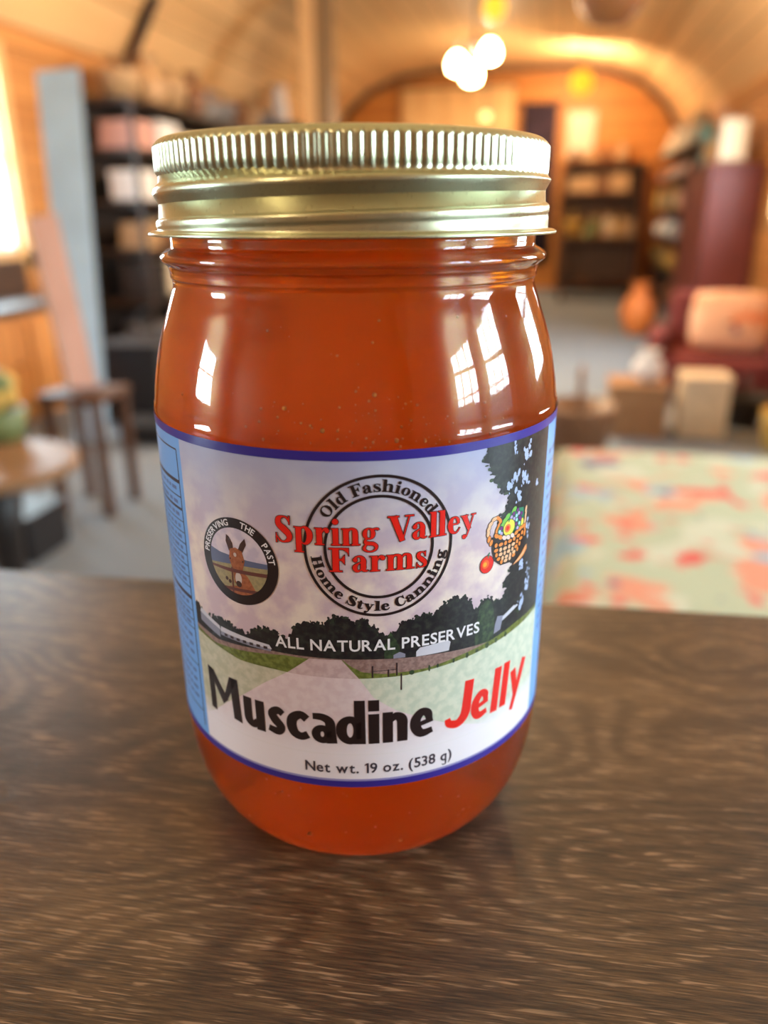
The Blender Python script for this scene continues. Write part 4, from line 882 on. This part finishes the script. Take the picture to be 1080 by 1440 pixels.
bm = bmesh.new(); tube(bm, [q3-c0, q0-c0], .010, 8); link('edge_strip', bm, pm('white'), pk)
t_, p = crate('storage_bin', 'black storage bin on the floor below the left shelving', 'bin', 190, 596, .34, .34, .42, pm('black'))
t_, p = crate('low_box', 'dark low box on the floor beside the pale blue board', 'box', 205, 626, .26, .2, .1, pm('black'))
# small round table with yellow-green pot at the left edge
p = onp(-14, 648, 2, .5); tb = thing('side_table', 'small round light wood table at the left edge', 'table', (p.x, p.y, 0))
M_lt = wood('light_table_wood', (122, 88, 60), (152, 114, 82), axis=0, plank=.2, plank_axis=1)
link('tabletop', lathe([(.47, 0), (.47, .19), (.475, .2), (.495, .2), (.5, .19), (.5, 0)], 40), M_lt, tb)
link('pedestal', lathe([(.04, 0), (.04, .06), (.12, .03), (.3, .04), (.47, .07), (.47, 0)], 20), M_dark, tb, True); link('foot', lathe([(0, 0), (0, .2), (.03, .2), (.05, .06), (.05, 0)], 24), M_dark, tb, True)
p2 = onp(8, 618, 2, .5); fp = thing('flower_pot', 'yellow and green potted flowers on the round side table', 'plant', (p2.x, p2.y, .5))
link('pot', lathe([(0, 0), (0, .045), (.08, .065), (.08, .05), (.02, .04), (.02, 0)], 20), pm('green'), fp, True)
rr = random.Random(4)
for i in range(11):
    a, r_ = rr.uniform(0, 6.28), rr.uniform(0, .06); bm = bmesh.new(); bmesh.ops.create_icosphere(bm, subdivisions=2, radius=rr.uniform(.018, .03), matrix=Matrix.Translation((r_*cos(a), r_*sin(a), .1+rr.uniform(0, .06)))); link('blossom', bm, pm('yellow' if i % 3 else 'green'), fp, True)
t_, p = crate('floor_box', 'black box on the floor at the left edge, below the round table', 'box', 2, 790, .25, .2, .16, pm('black'))
# maroon cupboard and things on it
M_mar = mat('maroon_paint', (100, 44, 40), rough=.55, vary=.08, scale=6)
cb = thing('cupboard', 'tall plain maroon cupboard against the right wall', 'cupboard', (1.38, 7.5, 0))
link('body', B(-.2, .2, -.6, .6, 0, 1.36, bev=.006), M_mar, cb); link('cornice', B(-.23, .2, -.63, .63, 1.36, 1.39, bev=.006), M_mar, cb)
for y in (-.3, .3): dr = link('door', B(-.215, -.2, y-.28, y+.28, .06, 1.3, bev=.004), M_mar, cb); link('knob', lathe([(0, .01), (.015, .016), (.025, 0)], 12), M_iron, dr).location = (-.24, y*.15, .75)
for i, (kd, c, dy, w, h) in enumerate((('picture_frame', 'cream', -.5, .22, .34), ('vase', 'yellow', -.22, .17, .33), ('figurine', 'tan', .0, .15, .28), ('basket', 'tan', .22, .2, .3), ('vase', 'teal', .45, .16, .3))):
    o = goods(kd, c, w, h, .05 if kd == 'picture_frame' else w); o.location = (1.33, 7.5+dy, 1.39)
    tag(o, f"{c} {kd.replace('_', ' ')} on top of the maroon cupboard, {ORD[i]} from the near end", 'ornament', 'ornaments on the maroon cupboard')
# small burgundy chair with pink cushion
fa = at(1000, 500, 5.0); ac = thing('armchair', 'low burgundy upholstered chair at the right, carrying the pink cushion', 'armchair', (fa.x, fa.y, 0), radians(-10))
M_bur = mat('burgundy_fabric', (112, 48, 50), rough=.85, vary=.12, scale=20)
link('seat', B(-.27, .3, -.3, .2, .1, .27, bev=.03), M_bur, ac); link('backrest', B(-.27, .12, .16, .28, .08, .60, bev=.05), M_bur, ac)
link('armrest', B(-.36, -.26, -.3, .18, .1, .4, bev=.04), M_bur, ac); link('armrest', B(.29, .38, -.3, .18, .1, .4, bev=.04), M_bur, ac)
for x in (-.28, .28):
    for y in (-.25, .18): link('leg', B(x-.02, x+.02, y-.02, y+.02, 0, .11), M_dark, ac)
def fabric(name, base, cols, scale):
    m = bpy.data.materials.new(name); m.use_nodes = True; nt = m.node_tree; N = nt.nodes; L = nt.links; b = N['Principled BSDF']; b.inputs['Roughness'].default_value = .85
    tc = N.new('ShaderNodeTexCoord'); prev = None
    for i, (c, th) in enumerate(cols):
        mp = N.new('ShaderNodeMapping'); mp.inputs['Location'].default_value = (i*3.1, i*1.7, i*.9); L.new(tc.outputs['Object'], mp.inputs[0])
        n = N.new('ShaderNodeTexNoise'); n.inputs['Scale'].default_value = scale*(1+.15*i); n.inputs['Detail'].default_value = 1.5; L.new(mp.outputs[0], n.inputs['Vector'])
        r = N.new('ShaderNodeValToRGB'); r.color_ramp.elements[0].position = th; r.color_ramp.elements[1].position = th+.05; L.new(n.outputs['Fac'], r.inputs[0])
        mx = N.new('ShaderNodeMixRGB'); mx.inputs[2].default_value = lin(c); L.new(r.outputs[0], mx.inputs[0])
        if prev: L.new(prev, mx.inputs[1])
        else: mx.inputs[1].default_value = lin(base)
        prev = mx.outputs[0]
    L.new(prev, b.inputs['Base Color']); return m
M_pf = fabric('pink_floral_fabric', (222, 176, 146), [((226, 140, 96), .58), ((120, 96, 130), .66), ((232, 200, 170), .6)], 9)
M_tc = fabric('floral_tablecloth_fabric', (168, 173, 146), [((206, 136, 108), .56), ((136, 166, 180), .60), ((200, 74, 64), .60), ((186, 186, 164), .58), ((84, 92, 124), .66), ((206, 96, 84), .62)], 7.5)
cz_ = at(1022, 488, 4.93); cz_.z = .455; cu = thing('cushion', 'pink floral cushion leaning on the burgundy armchair', 'cushion', tuple(cz_), radians(-12))
bm = bmesh.new(); bmesh.ops.create_uvsphere(bm, u_segments=28, v_segments=16, radius=1)
for v in bm.verts:
    x, y, z = v.co; f = 1/max(abs(x), abs(z), .55)**.75; v.co = Vector((x*f*.22, y*.075*(1-.5*max(abs(x), abs(z))**3)*1.0, z*f*.17))
bmesh.ops.rotate(bm, verts=bm.verts, cent=(0, 0, 0), matrix=Matrix.Rotation(radians(-10), 3, 'X')); link('cushion_cover', bm, M_pf, cu, True)
bm = bmesh.new(); tube(bm, [(0.02*cos(t), .012*sin(t)-.08, .0) for t in [2*pi*i/10 for i in range(11)]], .006, 6); link('button', bm, pm('burgundy'), cu)
# boxes on the floor at the right
t_, p = crate('cardboard_box', 'brown cardboard box on the floor beside the cream box', 'box', 893, 616, .27, .26, .26, mat('cardboard', (158, 118, 82), rough=.8, vary=.1, scale=20))
o = goods('vase', 'white', .16, .15, .16); o.location = (p.x+.04, p.y+.13, .262); tag(o, 'round white bowl vase standing on the brown cardboard box', 'vase')
t_, p = crate('cream_box', 'cream square box on the floor to the right of the cardboard box', 'box', 985, 616, .22, .2, .30, pm('cream'))
p = onp(1046, 606, 2, 0); o = goods('basket', 'black', .22, .26, .24); o.location = (p.x, p.y+.1, 0); tag(o, 'dark round basket on the floor right of the cream box', 'basket')
p = onp(1076, 640, 2, 0); o = goods('basket', 'yellow', .2, .3, .2); o.location = (p.x+.08, p.y+.1, 0); tag(o, 'yellow basket at the right edge beyond the floral tablecloth', 'basket')
p = onp(808, 668, 2, 0); o = goods('basket', 'brown', .32, .44, .32); o.location = (p.x, p.y+.12, 0); tag(o, 'tall brown wicker basket on the floor just right of the jar', 'basket')
p = onp(895, 470, 2, .0); o = goods('vase', 'orange', .34, .46, .34); o.location = (p.x, p.y, 0); tag(o, 'orange-tan vase on the floor in front of the far hutch', 'vase')
p = onp(835, 480, 2, .0)
dk = thing('desk', 'dark brown wooden desk standing in front of the far hutch', 'desk', (.62, 10.7, 0))
link('desktop', B(-.5, .45, -.3, .3, .72, .76, bev=.005), M_bshelf, dk); link('side_panel', B(-.48, -.44, -.28, .28, 0, .72), M_bshelf, dk); link('side_panel', B(.4, .44, -.28, .28, 0, .72), M_bshelf, dk); link('modesty_panel', B(-.44, .4, .2, .23, .2, .72), M_bshelf, dk)
for i, (kd, c, x, w, h) in enumerate((('basket', 'yellow', -.36, .24, .3), ('glass_jar', 'green', -.1, .14, .24), ('glass_jar', 'cream', .08, .14, .26), ('storage_box', 'tan', .28, .2, .2))):
    o = goods(kd, c, w, h, w); o.location = (.62+x, 10.65, .76); tag(o, f"{c} {kd.replace('_', ' ')} on the dark desk at the far end, {ORD[i]} from the left", kd.split('_')[-1], 'goods on the far desk')
# coat stand at the right edge
p = onp(1072, 560, 2, 0); cs = thing('coat_stand', 'pale wooden stand with a pink cap at the right edge', 'stand', (p.x+.1, p.y-.3, 0))
bm = bmesh.new(); tube(bm, [(0, 0, .02), (0, 0, .92)], .022, 12); link('pole', bm, pm('tan'), cs, True); link('base', lathe([(0, 0), (0, .14), (.02, .14), (.04, .03), (.04, 0)], 20), pm('tan'), cs, True); link('knob', lathe([(.9, 0), (.92, .05), (.97, .06), (1.01, .03), (1.02, 0)], 16), pm('pink'), cs, True)
# display table under the floral cloth
TX0, TX1, TY0, TY1, TZ = .055, 1.05, .72, 1.76, .53
ft = thing('display_table', 'low wooden table hidden under the floral tablecloth', 'table', ((TX0+TX1)/2, (TY0+TY1)/2, 0)); w, d = (TX1-TX0)/2, (TY1-TY0)/2
link('tabletop', B(-w+.01, w-.01, -d+.01, d-.01, TZ-.03, TZ), M_bshelf, ft)
for x in (-w+.06, w-.06):
    for y in (-d+.06, d-.06): link('leg', B(x-.025, x+.025, y-.025, y+.025, 0, TZ-.03), M_bshelf, ft)
bm = bmesh.new(); nx, ny = 60, 60; vs = {}; drop = .34
Wt, Dt = w+drop, d+drop
for i in range(nx+1):
    for j in range(ny+1):
        x = -Wt+2*Wt*i/nx; y = -Dt+2*Dt*j/ny; ex, ey = max(0, abs(x)-w), max(0, abs(y)-d); e = sqrt(ex*ex+ey*ey) if ex and ey else ex+ey
        per = x if ey else y
        out = .004+min(e, .05)*.25+.018*min(1, e/.2)*(1+sin(per*26+i*.0))
        X = (min(abs(x), w)+(out if ex else 0))*(1 if x > 0 else -1); Y = (min(abs(y), d)+(out if ey else 0))*(1 if y > 0 else -1)
        vs[i, j] = bm.verts.new((X, Y, TZ+.006-e*.97+.003*sin(x*17)*sin(y*13)))
for i in range(nx):
    for j in range(ny): bm.faces.new((vs[i, j], vs[i+1, j], vs[i+1, j+1], vs[i, j+1]))
me_ = link('tablecloth', bm, M_tc, None, True, loc=((TX0+TX1)/2, (TY0+TY1)/2, 0)); sm = me_.modifiers.new('thick', 'SOLIDIFY'); sm.thickness = .003; sm.offset = 1
tag(me_, 'floral tablecloth of coral, cream and blue patches behind the counter at right', 'tablecloth')
p = at(776, 725, 1.42); tag(link('waste_bin', lathe([(0, 0), (0, .07), (.5, .095), (.52, .098), (.52, .088), (.03, .065), (.03, 0)], 28), pm('black'), loc=(-.11, p.y+.1, 0), smooth=True), 'slim black bin on the floor beside the floral tablecloth', 'bin')
